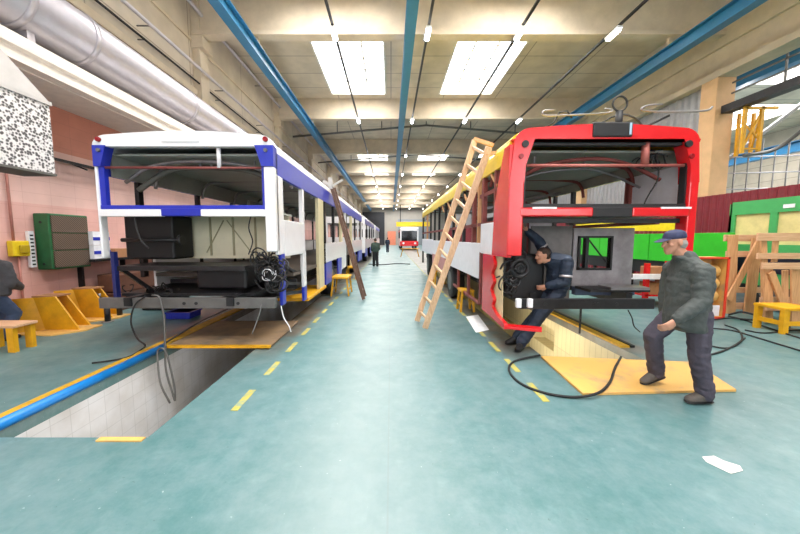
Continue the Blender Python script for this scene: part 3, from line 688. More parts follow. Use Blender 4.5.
# cover plates
o = MB().box(-3.36, -1.8, 4.68, 6.1, .021, .05, .006).build('pit_cover', M_dply, org=(-2.6, 5.6, .021)); tag(o, 'dirty brown board covering the left pit beneath the white and blue bus', 'pit cover')
MB().box(-3.36, -1.8, 4.62, 4.68, .021, .055).build('edge_strip', M_ytrest, o)

# ---- next buses in the left lane
for (ya, yb_, lab) in ((20.5, 31.5, 'white bus with blue roof edge standing behind the nearest left bus'), (34.5, 46, 'farthest white and blue bus in the left lane')):
    ps = [(ya+.2+1.5*k, .12, (W, K)[k % 2]) for k in range(int((yb_-ya)/1.5))]
    e2 = bus('bus', lab, LA, LB, ya, yb_, 'b', W, B, W, M_gal2, dict(panels=[(ya+.1, yb_, .95, 1.6, W), (ya+.1, ya+2, .45, .95, B), (ya+5, yb_-3, .45, .95, B)], pillars=ps), dict(panels=[(ya+.1, yb_, .5, 1.55, W)], pillars=ps), group=None, detail=False)
    MB().box(LA, LB, ya-.04, ya+.04, 2.6, 3.0).box(LA, LB, ya-.05, ya+.04, .7, 1.7).box(LA, LA+.15, ya-.04, ya+.04, 1.7, 2.6).box(LB-.15, LB, ya-.04, ya+.04, 1.7, 2.6).build('rear_panel', W, e2)
    for y in (ya+2.6, yb_-2.8):
        for (x0, x1) in ((LB-.4, LB-.1), (LA+.12, LA+.42)): wheel(e2, x0, x1, y)

# ---- right red and yellow bus
RA, RB, RY = 1.6, 4.16, 4.49
Rz = lambda py: atY(610, py, RY-.09).z
Rx = lambda px: atY(px, 215, RY-.09).x
Rt = lambda px: atY(px, 130, RY-.09).x
R = M_red; P = M_prim; D = mat('near black frame', '#1b1a1c', .5); M_pinkp = mat('pale pink primer', '#c58f8c', .6, var=.15)
M_wp = mat('white protected panel', '#eeeef4', .4, var=.06)
aisle = dict(panels=[(4.95, 5.75, 1.38, 1.9, M_wp), (5.78, 9.3, .9, 1.56, M_wp), (9.3, 12.6, 1.05, 1.56, M_wp), (12.6, 16.5, 1.0, 1.6, M_wp), (5.7, 5.8, .45, 1.4, P), (6.6, 6.7, .45, .9, P), (7.6, 7.7, .45, .9, P), (9.6, 12.4, .6, 1.05, M_pinkp), (5.8, 8.2, .42, .48, P)],
     pillars=[(5.0, .07, P, 1.9), (5.62, .12, P, 1.4), (5.95, .05, M_wood, 1.5), (6.3, .1, P, 1.5), (7.2, .06, D, 1.5), (8.4, .06, D, 1.5), (9.6, .06, D, 1.5), (10.9, .06, D, 1.5), (12.0, .06, D, 1.5), (13.2, .06, D, 1.5), (14.4, .12, M_wood, 1.5), (16.3, .15, D, .4)], rail=(1.86, 1.92))
farp = dict(panels=[(7.6, 16.5, .5, 1.7, M_inter), (8.2, 9.6, 1.7, 2.45, M_wp), (4.66, 5.55, 2.12, 2.78, M_wp), (6.0, 7.6, 1.95, 2.2, M_inter), (9.9, 16, 1.7, 2.5, M_inter)], pillars=[(5.6, .1, P, 1.9), (7.3, .1, D, 1.0), (8.1, .1, D), (9.6, .1, P), (11, .1, P), (12.6, .1, P), (14.2, .1, P), (16.3, .1, P)], rail=(1.86, 1.92))
e = bus('bus', 'red and yellow bus body with black trim and gutted rear, right of the aisle', RA, RB, RY, 16.5, 'a', M_yellow, M_yellow, R, P, aisle, farp, cz=2.68)
RBUS = e
for ch in [c for c in e.children if c.name.startswith('cantrail')]:
    pass
pr = roof_prof(RA+.06, RB-.03, 2.93, 3.165)
MB().prism([(p[0], p[1]) for p in pr]+[(RB-.02, 2.97), (RA+.02, 2.97)], RY-.08, RY+.14).build('rear_roof_cap', R, e)
MB().box(Rt(593), Rt(633), RY-.1, RY+.3, 2.99, 3.185, .02).build('roof_cap_centre', D, e)
MB().box(Rt(629), Rt(631), RY-.106, RY-.09, 3.02, 3.17).build('roof_cap_stripe', mat('pale blue stripe', '#a9c8dc', .4), e)
for s, xo in ((1, RA), (-1, RB)):
    w_ = .2 if s > 0 else .125
    MB().prism([(xo+.05*s, 2.97), (xo, 2.4), (xo+w_*s, 2.4), (xo+(w_+.01)*s, 2.62), (xo+(w_+.12)*s, 2.97)], RY-.09, RY+.1).build('corner_panel', R, e)
    MB().cyl((xo+.19*s, RY-.11, 2.9), (xo+.19*s, RY-.08, 2.9), .045, 16).build('tail_lamp', D, e)
    MB().cyl((xo+.14*s, RY-.11, 2.74), (xo+.14*s, RY-.08, 2.74), .032, 14).build('tail_lamp', M_tail, e)
MB().box(RA, RA+.2, RY-.09, RY+.12, Rz(256), 2.42, .015).build('corner_post', R, e)
MB().prism([(RY-.07, 2.9), (RY+.14, 2.9), (RY+.3, 2.6), (RY+.5, 2.15), (RY+.58, 1.38), (RY-.07, 1.38)], RA-.006, RA+.06, 'X').build('corner_panel', R, e)
MB().box(RA+.01, RA+.05, RY+.45, RY+1.4, 2.36, 2.42).build('window_rail', P, e)
for k_ in range(6): MB().bar((RA+.03, RY+.5+k_*1.0, 2.45), (RA+.03, RY+.85+k_*1.0, 2.7), .035).build('diagonal_brace', M_wood, e)
MB().box(RB-.125, RB, RY-.09, RY+.1, Rz(262), 2.42, .015).build('corner_post', R, e)
MB().box(RB-.08, RB, RY-.05, RY+.1, .9, Rz(262)).build('corner_post', P, e)
for (x0, x1) in ((RA+.2, RA+.235), (RB-.15, RB-.125)): MB().box(x0, x1, RY-.04, RY+.06, Rz(207), 2.95).build('window_frame', D, e)
MB().box(RA+.2, RB-.12, RY-.04, RY+.06, 2.9, 2.975).build('window_frame', D, e)
MB().box(RA+.2, RB-.12, RY-.05, RY+.06, Rz(207), Rz(203.5)).build('window_frame', D, e)
MB().box(RA+.15, Rx(593), RY-.1, RY+.03, Rz(216.5), Rz(207.5), .02).build('rear_band', R, e)
MB().box(Rx(632), RB-.1, RY-.1, RY+.03, Rz(216.5), Rz(207.5), .02).build('rear_band', R, e)
MB().box(Rx(592), Rx(633), RY-.09, RY+.03, Rz(217), Rz(207), .01).build('rear_band', D, e)
MB().box(Rx(532), Rx(556), RY-.105, RY-.09, Rz(208.8), Rz(207), 0).box(Rx(660), Rx(690), RY-.105, RY-.09, Rz(208.8), Rz(207)).build('masking_tape', M_paper, e)
MB().tube([(RA+.2, RY, Rz(164)), (RB-.12, RY, Rz(164))], .022, 8).build('cross_tube', mat('pink tube', '#b0655c', .4, .2), e)
MB().tube([(Rx(646), RY, Rz(163)), (Rx(646), RY, 2.95)], .05, 10).build('stub_tube', MC['pink tube'], e)
for px in (548, 603): MB().tube([(Rx(px), RY+.4, 2.95), (Rx(px), RY+.4, 2.75)], .02, 6).build('stub_tube', M_gal2, e)
MB().tube([(RA+.22, RY+.3, 2.5), (RA+.7, RY+.3, 2.72), (Rx(610), RY+.3, 2.8), (RB-.7, RY+.3, 2.72), (RB-.22, RY+.3, 2.5)], .03, 8, sm=5).build('roof_rib', P, e)
MB().tube([(RA+.2, RY+.7, 2.45), (RA+.7, RY+.7, 2.66), (Rx(610), RY+.7, 2.74), (RB-.7, RY+.7, 2.66), (RB-.2, RY+.7, 2.45)], .02, 8, sm=5).build('roof_rib', M_gal2, e)
# interior bits
MB().tube([(2.5, 7, 1.9), (2.52, 7, 2.3), (2.62, 7, 2.75)], .025, 8).build('grab_pole', mat('orange pole', '#b5582c', .4), e)
MB().box(2.5, 3.1, 7.4, 7.45, 1.95, 2.25).build('inner_panel', M_inter, e)
MB().bar((RA+.2, 7.4, 2.25), (RB-.2, 7.6, 2.7), .05).build('inner_brace', M_gal2, e)
tangle(e, (Rx(665), RY+.3, 2.78), (.3, .1, .05), 7, M_rubber)
MB().tube([(Rx(660), RY+.05, 2.8), (Rx(664), RY+.05, 2.5), (Rx(658), RY+.1, 2.25), (Rx(653), RY+.1, 2.08)], .01, 6, sm=4).build('loose_cable', M_rubber, e)
# lower bay
MB().box(RA+.2, RB-.1, RY+.1, RY+.9, 1.96, 2.0).build('bay_lid', M_inter, e)
MB().box(RA+.2, RB-.1, RY+.02, RY+.08, 1.86, 1.92).build('bay_rail', D, e)
# sheet metal bulkhead with a square hole, at y = RY+.75
yp = RY+.75
def b2(px): return atY(px, 255, yp).x
def z2(py): return atY(600, py, yp).z
bh = MB()
for (x0, x1, z0, z1) in ((573, 578, 228, 286), (609, 633, 228, 286), (578, 609, 228, 237), (578, 609, 269, 286)): bh.box(b2(x0), b2(x1), yp, yp+.03, z2(z1), z2(z0))
M_bh = mat('scuffed bare sheet metal', '#a29c9e', .5, .25, var=.25, scale=4, bump=.1)
bh.build('bulkhead', M_bh, e)
fr = MB()
for (x0, x1, z0, z1) in ((577, 579, 236, 270), (609, 611, 236, 270), (577, 611, 236, 238), (577, 611, 268, 270), (584, 587, 237, 269)): fr.box(b2(x0), b2(x1), yp-.04, yp+.05, z2(z1), z2(z0))
fr.bar((b2(590), yp+.05, z2(240)), (b2(608), yp+.05, z2(262)), .02).build('hole_frame', D, e)
MB().box(b2(531), b2(572), yp+.02, yp+.05, z2(300), z2(226)).build('bulkhead', mat('dim sheet metal', '#77716f', .5, .2, var=.2), e)
MB().box(b2(573), b2(632), yp-.12, yp, z2(294), z2(286), .01).build('bulkhead_sill', mat('blue grey steel', '#4c5874', .4, .3), e)
MB().box(b2(573), b2(628), RY+.25, yp-.1, .84, .88).build('engine_tray', M_black, e)
MB().box(b2(590), b2(625), RY+.2, RY+.5, .88, .92).build('engine_tray', M_gal2, e)
b = MB().box(Rx(523), Rx(661), RY-.1, RY-.02, Rz(309), Rz(299), .008).build('bumper_beam', M_dark, e)
for px in (549, 603, 622, 600): MB().cyl((Rx(px), RY-.11, Rz(304)), (Rx(px), RY-.1, Rz(304)), .025, 14).build('bolt_hole', M_black, b)
for px in (520.5, 532): MB().box(Rx(px)-.035, Rx(px)+.035, RY-.16, RY-.1, Rz(307), Rz(298), .01).build('beam_clamp', M_paper, b)
MB().box(Rx(587), Rx(588.5), RY-.06, RY-.04, .3, Rz(309)).build('drop_rod', M_dark, e)
tangle(e, (Rx(522), RY+.15, 1.15), (.12, .1, .25), 12, M_rubber)
tangle(e, (Rx(520), RY+.1, .95), (.12, .1, .2), 3, M_gal2, thick=.006)
MB().ring((Rx(526), RY+.05, 1.22), .12, .03, 'Y').ring((Rx(526), RY+.05, 1.22), .06, .02, 'Y').build('pulley', K, e)
MB().box(RA+.25, RA+.75, RY+.35, RY+.7, .7, 1.4, .05).build('motor_housing', M_black, e)
# rear left corner door: cream liner edged in red
prf = [(RY+1.0, 1.38), (RY+.5, 1.38), (RY+.4, 1.24), (RY+.52, 1.1), (RY+.42, .98), (RY+.54, .84), (RY+.4, .7), (RY+.45, .58), (RY+.2, .5), (RY-.1, .46), (RY-.12, .38), (RY+1.0, .42)]
prf = [tuple(p) for p in [(RY+1.0, 1.38)]+[(q.x, q.y) for q in catmull([V((a_, b_)) for a_, b_ in prf[1:-1]], 4)]+[(RY+1.0, .42)]]
MB().prism(prf, RA-.02, RA+.03, 'X').build('corner_flap', R, e)
MB().prism([(RY+.9, 1.38), (RY+.2, 1.38), (RY+.15, .48), (RY+.9, .48)], RA+.035, RA+.05, 'X').build('flap_liner', mat('cream flap liner', '#d8c49a', .6), e)
MB().bar((RA, RY-.1, .42), (RA+.42, RY-.3, .43), .14, .04).build('flap_foot', R, e)
for (x0, x1) in ((RA+.06, RA+.36), (RB-.4, RB-.1)):
    for y in (8.9, 14.3): wheel(e, x0, x1, y)
# trolley pole gear on the roof
zt = 3.22
MB().ring((3.22, RY+.2, 3.53), .1, .013, 'Y').cyl((3.22, RY+.2, 3.15), (3.22, RY+.2, 3.43), .045, 12).build('pole_hook', M_black, e)
MB().tube([(2.45, RY+.5, 3.56), (2.3, RY+.5, 3.55), (2.28, RY+.5, 3.5), (2.4, RY+.5, 3.48), (2.95, RY+.5, 3.5), (3.25, RY+.5, 3.52), (3.32, RY+.5, 3.56), (3.2, RY+.5, 3.58)], .014, 8, sm=4).build('pole_rod', mat('pole steel', '#8d8a8a', .4, .4), e)
MB().tube([(3.9, RY+.3, 3.56), (3.7, RY+.3, 3.55), (3.6, RY+.3, 3.5), (3.7, RY+.3, 3.47), (4.2, RY+.3, 3.46), (4.55, RY+.3, 3.48), (4.62, RY+.3, 3.53)], .014, 8, sm=4).build('pole_rod', mat('pole steel', '#8d8a8a', .4, .4), e)
MB().tube([(2.0, RY+.9, 3.14), (2.55, RY+.7, 3.45), (2.6, RY+.65, 3.58), (2.72, RY+.65, 3.6), (2.8, RY+.65, 3.5)], .014, 8).tube([(2.8, RY+.6, 3.12), (3.25, RY+.4, 3.42), (3.5, RY+.3, 3.38), (3.75, RY+.3, 3.12)], .014, 8, sm=4).tube([(3.5, RY+.9, 3.15), (4.1, RY+.4, 3.45)], .016, 8).build('pole_cable', M_black, e)
# yellow roof edge nearest the rear
# floor plate on the right pit
pl = MB().prism([(atZ(p, q).x, atZ(p, q).y) for p, q in ((583, 396), (736, 392), (693, 364), (541, 358))], .004, .03, 'Z').build('pit_cover', M_ply)
tag(pl, 'large ochre plywood sheet covering the near end of the right pit', 'pit cover')
cable([atZ(621, 357, .05), atZ(615, 368, .05), atZ(610, 382, .05), atZ(598, 393, .045), atZ(575, 397, .02), atZ(545, 393, .015), atZ(520, 383, .015), atZ(509, 370, .015), atZ(515, 361, .015), atZ(540, 355, .03)], .014, 'black hose looping over the plywood sheet onto the teal floor')

# far red bus
e3 = bus('bus', 'distant red and white bus facing the aisle at the end of the hall', 1.25, 3.75, 44, 55, 'a', W, R, W, P, dict(panels=[(44, 55, .5, 1.6, W)], pillars=[(44+1.5*k, .1, D) for k in range(7)]), dict(panels=[(44, 55, .5, 1.6, W)], pillars=[(44+1.5*k, .1, D) for k in range(7)]), detail=False)
MB().box(1.25, 3.75, 43.9, 44.05, .55, 1.25, .05).build('front_panel', R, e3); MB().box(1.3, 3.7, 43.95, 44.05, 1.25, 2.6, .03).build('windscreen', M_glass, e3)
MB().box(1.25, 1.42, 43.88, 44.05, 1.2, 2.9).box(3.58, 3.75, 43.88, 44.05, 1.2, 2.9).box(1.25, 3.75, 43.88, 44.05, 2.6, 3.05, .05).build('front_frame', W, e3)
for x in (1.7, 3.3): MB().cyl((x, 43.85, .95), (x, 43.9, .95), .14, 16).build('headlamp', M_paper, e3)
for x in (1.3, 3.4): 
    for y in (46.5, 52.5): wheel(e3, x, x+.3, y)
for ch in e3.children: pass
# ------------------------------------------------------------------ ladders
def ladder(f1, f2, t1, t2, n, lab, m, grp=None, w=.07):
    e = empty('ladder', (V(f1)+V(f2))/2, lab, 'ladder', grp)
    for a, b in ((f1, t1), (f2, t2)):
        MB().bar(a, b, .05, w, up=(0, 1, 0) if False else (1, 0, .3), bev=.006).build('rail', m, e)
    for k in range(n):
        t = (k+.6)/n; MB().bar(V(f1).lerp(V(t1), t), V(f2).lerp(V(t2), t), .035, .045).build('rung', m, e)
    return e
f2 = atZ(425, 328, .03); f1 = atZ(417, 321, .03)
t2 = atX(489, 147, 1.5); t1 = atX(475, 140, 1.5)
e = ladder(f1, f2, t1, t2, 11, 'pale wooden ladder leaning against the yellow roof edge of the red bus', wood('weathered pale ladder wood', '#ecc9a2', '#c9a07c', 'Z'), w=.1)
MB().bar(t1+V((-.02, 0, .02)), t1+V((.3, -.1, -.12)), .06).build('hook', M_wood, e); MB().bar(t2+V((-.05, .02, -.1)), t2+V((.3, .05, -.06)), .05).build('hook', M_wood, e)
M_old = wood('old dark ladder wood', '#6d4f3e', '#4a3328', 'Z')
e = ladder(V((-.72, 8.35, .03)), V((-.72, 8.8, .03)), V((-1.6, 8.7, 3.05)), V((-1.6, 9.15, 3.05)), 9, 'dark old wooden ladder leaning against the white and blue bus', M_old, w=.09)
MB().bar((-1.6, 8.7, 2.95), (-1.62, 8.7, 3.25), .1).bar((-1.6, 8.9, 3.05), (-1.85, 8.95, 3.2), .08).bar((-1.55, 8.6, 3.02), (-1.3, 8.75, 3.2), .05).build('padding', M_hood, e)

# ------------------------------------------------------------------ left wall things
def T(name, lab, cat, mb, m, grp=None): return tag(mb.build(name, m), lab, cat, grp)
hx = -6.3
e = empty('wall_heater', (-6.5, 6.2, 1.0), 'green boxed air heater with dark mesh front mounted on the pink wall', 'heater')
MB().box(-6.79, -6.5, 6.12, 6.92, 1.04, 2.12, .02).build('casing', mat('dark green casing', '#1f5a33', .5, var=.2), e)
def mesh_mat():
    m = mat('dark mesh', '#3b342e', .6); n = m.node_tree.nodes; l = m.node_tree.links
    b = n['Principled BSDF']; tc = [x for x in n if x.type == 'TEX_COORD'][0]; w = n.new('ShaderNodeTexWave'); w.inputs['Scale'].default_value = 14; w.bands_direction = 'DIAGONAL'; l.new(tc.outputs['Object'], w.inputs['Vector'])
    r = n.new('ShaderNodeValToRGB'); r.color_ramp.elements[0].color = lin('#221f1c'); r.color_ramp.elements[1].color = lin('#75604f'); l.new(w.outputs['Fac'], r.inputs[0]); l.new(r.outputs[0], b.inputs['Base Color']); return m
M_mesh = mesh_mat()
for k in range(3): MB().box(-6.5, -6.48, 6.16, 6.88, 1.08+.34*k, 1.4+.34*k).build('mesh_panel', M_mesh, e)
for z in (1.15, 1.95): MB().cyl((-6.65, 6.11, z), (-6.65, 6.13, z), .025, 12).build('bolt', M_black, e)
e = empty('junction_box', (-6.72, 5.8, 1.32), 'yellow electric box on the pink wall left of the green heater', 'electric box')
MB().box(-6.79, -6.68, 5.66, 5.93, 1.32, 1.6, .015).build('case', mat('yellow box', '#dcbf1e', .45), e); MB().box(-6.68, -6.64, 5.75, 5.9, 1.38, 1.52, .01).build('switch', mat('yellow box dark', '#a88f12', .45), e)
MB().cyl((-6.76, 5.75, 1.6), (-6.76, 5.75, 3.2), .02, 8).build('conduit', mat('pink conduit', '#b07468', .6), e); MB().cyl((-6.76, 5.8, .1), (-6.76, 5.8, 1.32), .02, 8).build('conduit', MC['pink conduit'], e)
e = empty('terminal_strip', (-6.76, 6.0, 1.1), 'narrow white socket strip beside the green heater', 'socket strip')
MB().box(-6.79, -6.73, 5.97, 6.06, 1.1, 1.78).build('strip', M_paper, e)
for k in range(9): MB().box(-6.73, -6.722, 5.99, 6.04, 1.14+.068*k, 1.17+.068*k).build('socket', M_black, e)
# crates behind the left bus corner
for (y, z, h, m, nm, lab, w) in ((7.05, 1.5, .3, M_paper, 'storage_box', 'white box with blue stripes on the wall shelf, topmost beside the heater', .35), (7.05, 1.2, .3, M_paper, 'storage_box', 'white box with blue stripes on the wall shelf, lower one beside the heater', .35)):
    e = empty(nm, (-6.5, y, z), lab, 'box', 'striped boxes'); MB().box(-6.78, -6.4, y-.15, y+.25, z, z+h-.01).build('case', m, e); MB().box(-6.4, -6.39, y-.15, y+.25, z+.1, z+.17).build('stripe', M_bblue, e)
MB_ = MB().box(-6.8, -6.35, 6.85, 9.2, 1.14, 1.19)
for y in (6.9, 8.0, 9.1): MB_.box(-6.8, -6.7, y, y+.05, .2, 1.14)
T('wall_shelf', 'dark steel shelf on the pink wall behind the corner of the left bus', 'shelf', MB_, M_dark)
M_card = mat('brown cardboard', '#a3744f', .7, var=.12); M_brn = mat('dark brown boards', '#6b4535', .65, var=.15)
T('cardboard_box', 'brown cardboard box sitting on the wall shelf behind the left bus corner', 'cardboard box', MB().box(-6.7, -6.38, 7.4, 7.85, 1.19, 1.4, .01), M_card)
for k, (z, y) in enumerate(((.0, 7.1), (.42, 7.2), (.0, 8.6))):
    T('wooden_chest', 'dark brown wooden chest by the pink wall, %s' % ('bottom one behind the yellow stands' if k == 0 else 'stacked on another chest' if k == 1 else 'standing farther along the wall'), 'chest', MB().box(-6.66, -6.15, y, y+1.2, z, z+.4, .01), M_brn, 'wooden chests')
# yellow steel stands
def stand(x, y, lab):
    e = empty('steel_stand', (x, y, 0), lab, 'stand', 'yellow floor stands')
    MB().prism([(x-.5, y-.32), (x+.22, y-.36), (x+.52, y-.05), (x+.5, y+.3), (x-.5, y+.3)], 0, .025, 'Z').build('base_plate', M_ply, e)
    g = MB(); A = [(x-.52, y-.3, .025), (x-.2, y-.05, .025), (x-.36, y-.05, .6), (x-.6, y-.2, .6)]
    for dx in (0, .02): pass
    vs = [g.bm.verts.new(p) for p in A]+[g.bm.verts.new((p[0]+.015, p[1]+.02, p[2])) for p in A]
    g.bm.faces.new(vs[:4]); g.bm.faces.new(vs[4:][::-1])
    for k in range(4): g.bm.faces.new((vs[k], vs[4+k], vs[4+(k+1) % 4], vs[(k+1) % 4]))
    g.build('side_plate', M_ytrest, e)
    MB().prism([(x-.2, .025), (x+.4, .025), (x+.02, .62), (x-.36, .6)], y-.05, y-.02).build('gusset', M_ytrest, e)
    MB().prism([(x-.3, .025), (x+.3, .025), (x-.1, .6), (x-.4, .6)], y+.26, y+.29).build('gusset', M_ytrest, e)
    MB().box(x-.4, x-.02, y-.04, y+.28, .6, .625).build('top_plate', M_card, e)
stand(-5.95, 5.62, 'yellow welded steel stand on the floor by the pink wall, the nearer one')
stand(-6.12, 6.5, 'yellow welded steel stand on the floor by the pink wall, the one nearer the bus')
e = empty('low_stool', (-5.85, 4.6, 0), 'low pale wooden stool with yellow legs at the left edge', 'stool')
MB().box(-6.05, -5.4, 4.48, 4.8, .36, .4, .008).build('seat', M_woodx, e)
for (x, y) in ((-5.97, 4.52), (-5.48, 4.52), (-5.97, 4.75), (-5.48, 4.75)): MB().box(x-.05, x+.05, y-.03, y+.03, 0, .36).build('leg', M_ytrest, e)
# small jacks and bits under the left bus
for k, (px, py, h) in enumerate(((108, 322, .3), (120, 316, .35), (101, 316, .4))):
    p = atZ(px, py); e = empty('bottle_jack', (p.x, p.y, 0), 'small dark jack below the left bus corner, %s' % ('nearest of three' if k == 0 else 'rightmost of three' if k == 1 else 'closest to the pink wall'), 'jack', 'small jacks')
    MB().cyl((p.x, p.y, 0), (p.x, p.y, .02), .1, 14).build('base', M_gal2, e); MB().cyl((p.x, p.y, .02), (p.x, p.y, h), .05, 12).build('body', M_dark, e); MB().cyl((p.x, p.y, h), (p.x, p.y, h+.08), .025, 10).build('ram', M_galv, e)
T('storage_crate', 'low dark crate on the floor behind the small jacks', 'crate', MB().box(-5.7, -4.9, 7.2, 7.7, 0, .4, .02).box(-5.72, -4.88, 7.18, 7.72, .34, .38), M_black)
T('tool_tray', 'blue plastic tray of parts on the floor beneath the left bus', 'tray', MB().box(-4.6, -4.1, 6.4, 6.8, 0, .14, .02).box(-4.62, -4.08, 6.38, 6.82, .11, .14), M_bblue)
# yellow trestles beside the buses
def trestle(x, y, lab, w=.45, d=.35, h=.5):
    e = empty('trestle', (x, y, 0), lab, 'trestle', 'yellow trestles')
    MB().box(x-w/2, x+w/2, y-d/2, y+d/2, h-.05, h, .006).build('top', M_ytrest, e)
    for sx in (-1, 1):
        for sy in (-1, 1): MB().bar((x+sx*w*.5, y+sy*d*.45, 0), (x+sx*w*.38, y+sy*d*.4, h-.05), .045).build('leg', M_ytrest, e)
        MB().box(x+sx*w*.46-.015, x+sx*w*.46+.015, y-d*.4, y+d*.4, .15, .2).build('stretcher', M_ytrest, e)
    return e
trestle(-1.45, 9.35, 'yellow trestle beside the left bus near the foot of the dark ladder', .5, .8, .55)
trestle(1.75, 11.6, 'yellow trestle on the floor under the side of the red bus', .35, .5, .5)
trestle(1.7, 7.2, 'yellow trestle under the middle of the red bus behind the wooden ladder', .3, .4, .5)
trestle(1.65, 28, 'distant yellow trestle in front of the far red bus', 1.6, .6, .75)
trestle(-1.6, 13, 'yellow trestle farther along beside the left bus', .4, .6, .5)
# floor cables far off
cable([(-1.4, 20, .02), (-.6, 19.5, .02), (.3, 20.3, .02), (1.2, 20, .02)], .03, 'dark cable lying across the aisle near the standing worker')
T('floor_plate', 'dark flat plate lying in the aisle farther off', 'plate', MB().box(-.9, -.1, 15.4, 15.8, 0, .03), M_dark) if False else None

# ------------------------------------------------------------------ right side things
# green bus shell
e = empty('green_bus', (9.2, 6, 0), 'green bus body with cream wrapped windows behind the wooden frames', 'bus')
g = MB(); GX = 8.6
g.box(GX, GX+.06, 3.6, 8.2, .55, 1.5).box(GX, GX+.06, 3.6, 8.2, 2.22, 2.5)
g.build('side_panel', M_dgrn, e)
for y in (8.08, 7.2, 6.05, 4.9, 3.6): MB().box(GX, GX+.06, y, y+.14, 1.5, 2.22).build('pillar', M_dgrn, e)
MB().box(GX, GX+1.8, 8.16, 8.22, .55, 2.5).build('end_panel', M_dgrn, e)
for (y0, y1) in ((3.74, 4.9), (5.04, 6.05), (6.19, 7.2), (7.34, 8.08)):
    o = MB().box(GX+.04, GX+.06, y0, y1, 1.5, 2.22).build('window', mat('cream plastic wrap', '#d8c98a', .5, var=.15, scale=4), e)
MB().box(GX+.03, GX+1.8, 3.6, 8.2, 2.48, 2.54).build('roof', M_dgrn, e); MB().box(GX-.02, GX, 3.6, 8.2, .85, 1.2).build('side_stripe', mat('blue black stripe', '#1c1f30', .4), e)
MB().box(GX+.1, GX+1.7, 3.7, 8.1, .3, .55).build('underframe', M_black, e)
for y in (4.4, 7.2): wheel(e, GX+.05, GX+.35, y, .45)
MB().box(GX-.012, GX, 6.9, 7.1, 2.3, 2.38).build('badge', M_paper, e)
# bright green lower shell beyond
e = empty('green_cabinet_row', (8.4, 11, 0), 'row of bright green panels on a black frame seen past the red bus', 'panel row')
for k in range(6): MB().box(8.15, 8.3, 7.75+1.2*k, 8.92+1.2*k, .95, 1.78, .01).build('panel', M_grn, e)
MB().box(8.18, 8.5, 7.8, 15, .55, .95).build('frame', M_black, e)
for y in (8.7, 11, 13, 15): MB().box(8.3, 8.4, y, y+.1, 0, .55).build('leg', M_black, e)
M_yel = mat('yellow girder paint', '#e8cd1e', .4)
e = empty('yellow_girder', (8.7, 11, 0), 'long yellow girder standing on posts above the bright green panels', 'girder')
MB().prism([(9.5, 1.85), (9.5, 2.1), (15, 2.35), (15, 2.0)], 8.6, 8.75, 'X').build('beam', M_yel, e)
for y in (9.7, 14.8): MB().box(8.63, 8.72, y, y+.1, 0, 1.9).build('post', M_yel, e)
# red parts rack with boxes
e = empty('parts_rack', (6.8, 7.8, 0), 'low red steel parts rack seen beneath the right side of the red bus', 'rack')
for (x, y) in ((6.1, 7.6), (7.2, 7.6), (6.1, 8.3), (7.2, 8.3)): MB().box(x, x+.09, y, y+.09, 0, 1.05).build('post', M_red, e)
for z in (.25, .68): MB().box(6.1, 7.29, 7.6, 8.39, z, z+.04).build('shelf', M_red, e)
MB().box(5.6, 7.9, 7.5, 7.56, .68, .8).build('rail', M_paper, e)
MB().box(6.95, 7.25, 7.55, 7.6, .3, 1.05).build('side_sheet', M_red, e)
for k, (x, z, w, h, m, lab) in enumerate(((6.22, .29, .3, .3, M_card, 'brown carton on the lower shelf of the red rack, left one'), (6.6, .29, .3, .34, M_card, 'brown carton on the lower shelf of the red rack, right one'), (6.22, .72, .42, .25, M_card, 'wide brown carton on the upper shelf of the red rack'), (6.7, .72, .22, .2, M_paper, 'small white carton on the upper shelf of the red rack'))):
    T('carton', lab, 'carton', MB().box(x, x+w, 7.62, 7.95, z, z+h-.01, .01).box(x+w*.45, x+w*.55, 7.615, 7.955, z, z+h), m, 'cartons on the red rack')
# red framed box with ochre rolls, behind the walking man
e = empty('open_crate', (6.8, 6.6, 0), 'red edged open plywood crate standing upright behind the walking man', 'crate')
cx0, cx1, cy = 6.1, 6.84, 6.5
MB().box(cx0, cx1, cy+.28, cy+.3, .02, 1.24).build('back', M_ply, e)
for (x0, x1, z0, z1) in ((cx0, cx0+.03, 0, 1.26), (cx1-.03, cx1, 0, 1.26), (cx0, cx1, 0, .03), (cx0, cx1, 1.23, 1.26)):
    MB().box(x0, x1, cy-.04, cy+.3, z0, z1).build('side', M_ply, e); MB().box(x0-.006, x1+.006, cy-.06, cy-.04, z0, z1+.006).build('edge', mat('orange red edge', '#dd3f28', .5), e)
M_och = mat('ochre roll', '#d2a45c', .6, var=.1)
for k in range(3):
    T('foam_roll', 'ochre bulging roll in the red edged crate, %s' % ('lowest', 'middle', 'topmost')[k], 'roll', MB().tube([(cx0+.36, cy+.12, .45+.26*k), (cx0+.42, cy+.12, .45+.26*k), (cx0+.63, cy+.12, .45+.26*k), (cx0+.7, cy+.12, .45+.26*k)], [.06, .125, .125, .06], 16), M_och, 'rolls in the crate')
T('paper_label', 'white paper note in the bottom of the red edged crate', 'paper', MB().box(cx0+.48, cx0+.68, cy+.0, cy+.005, .045, .27), M_paper)
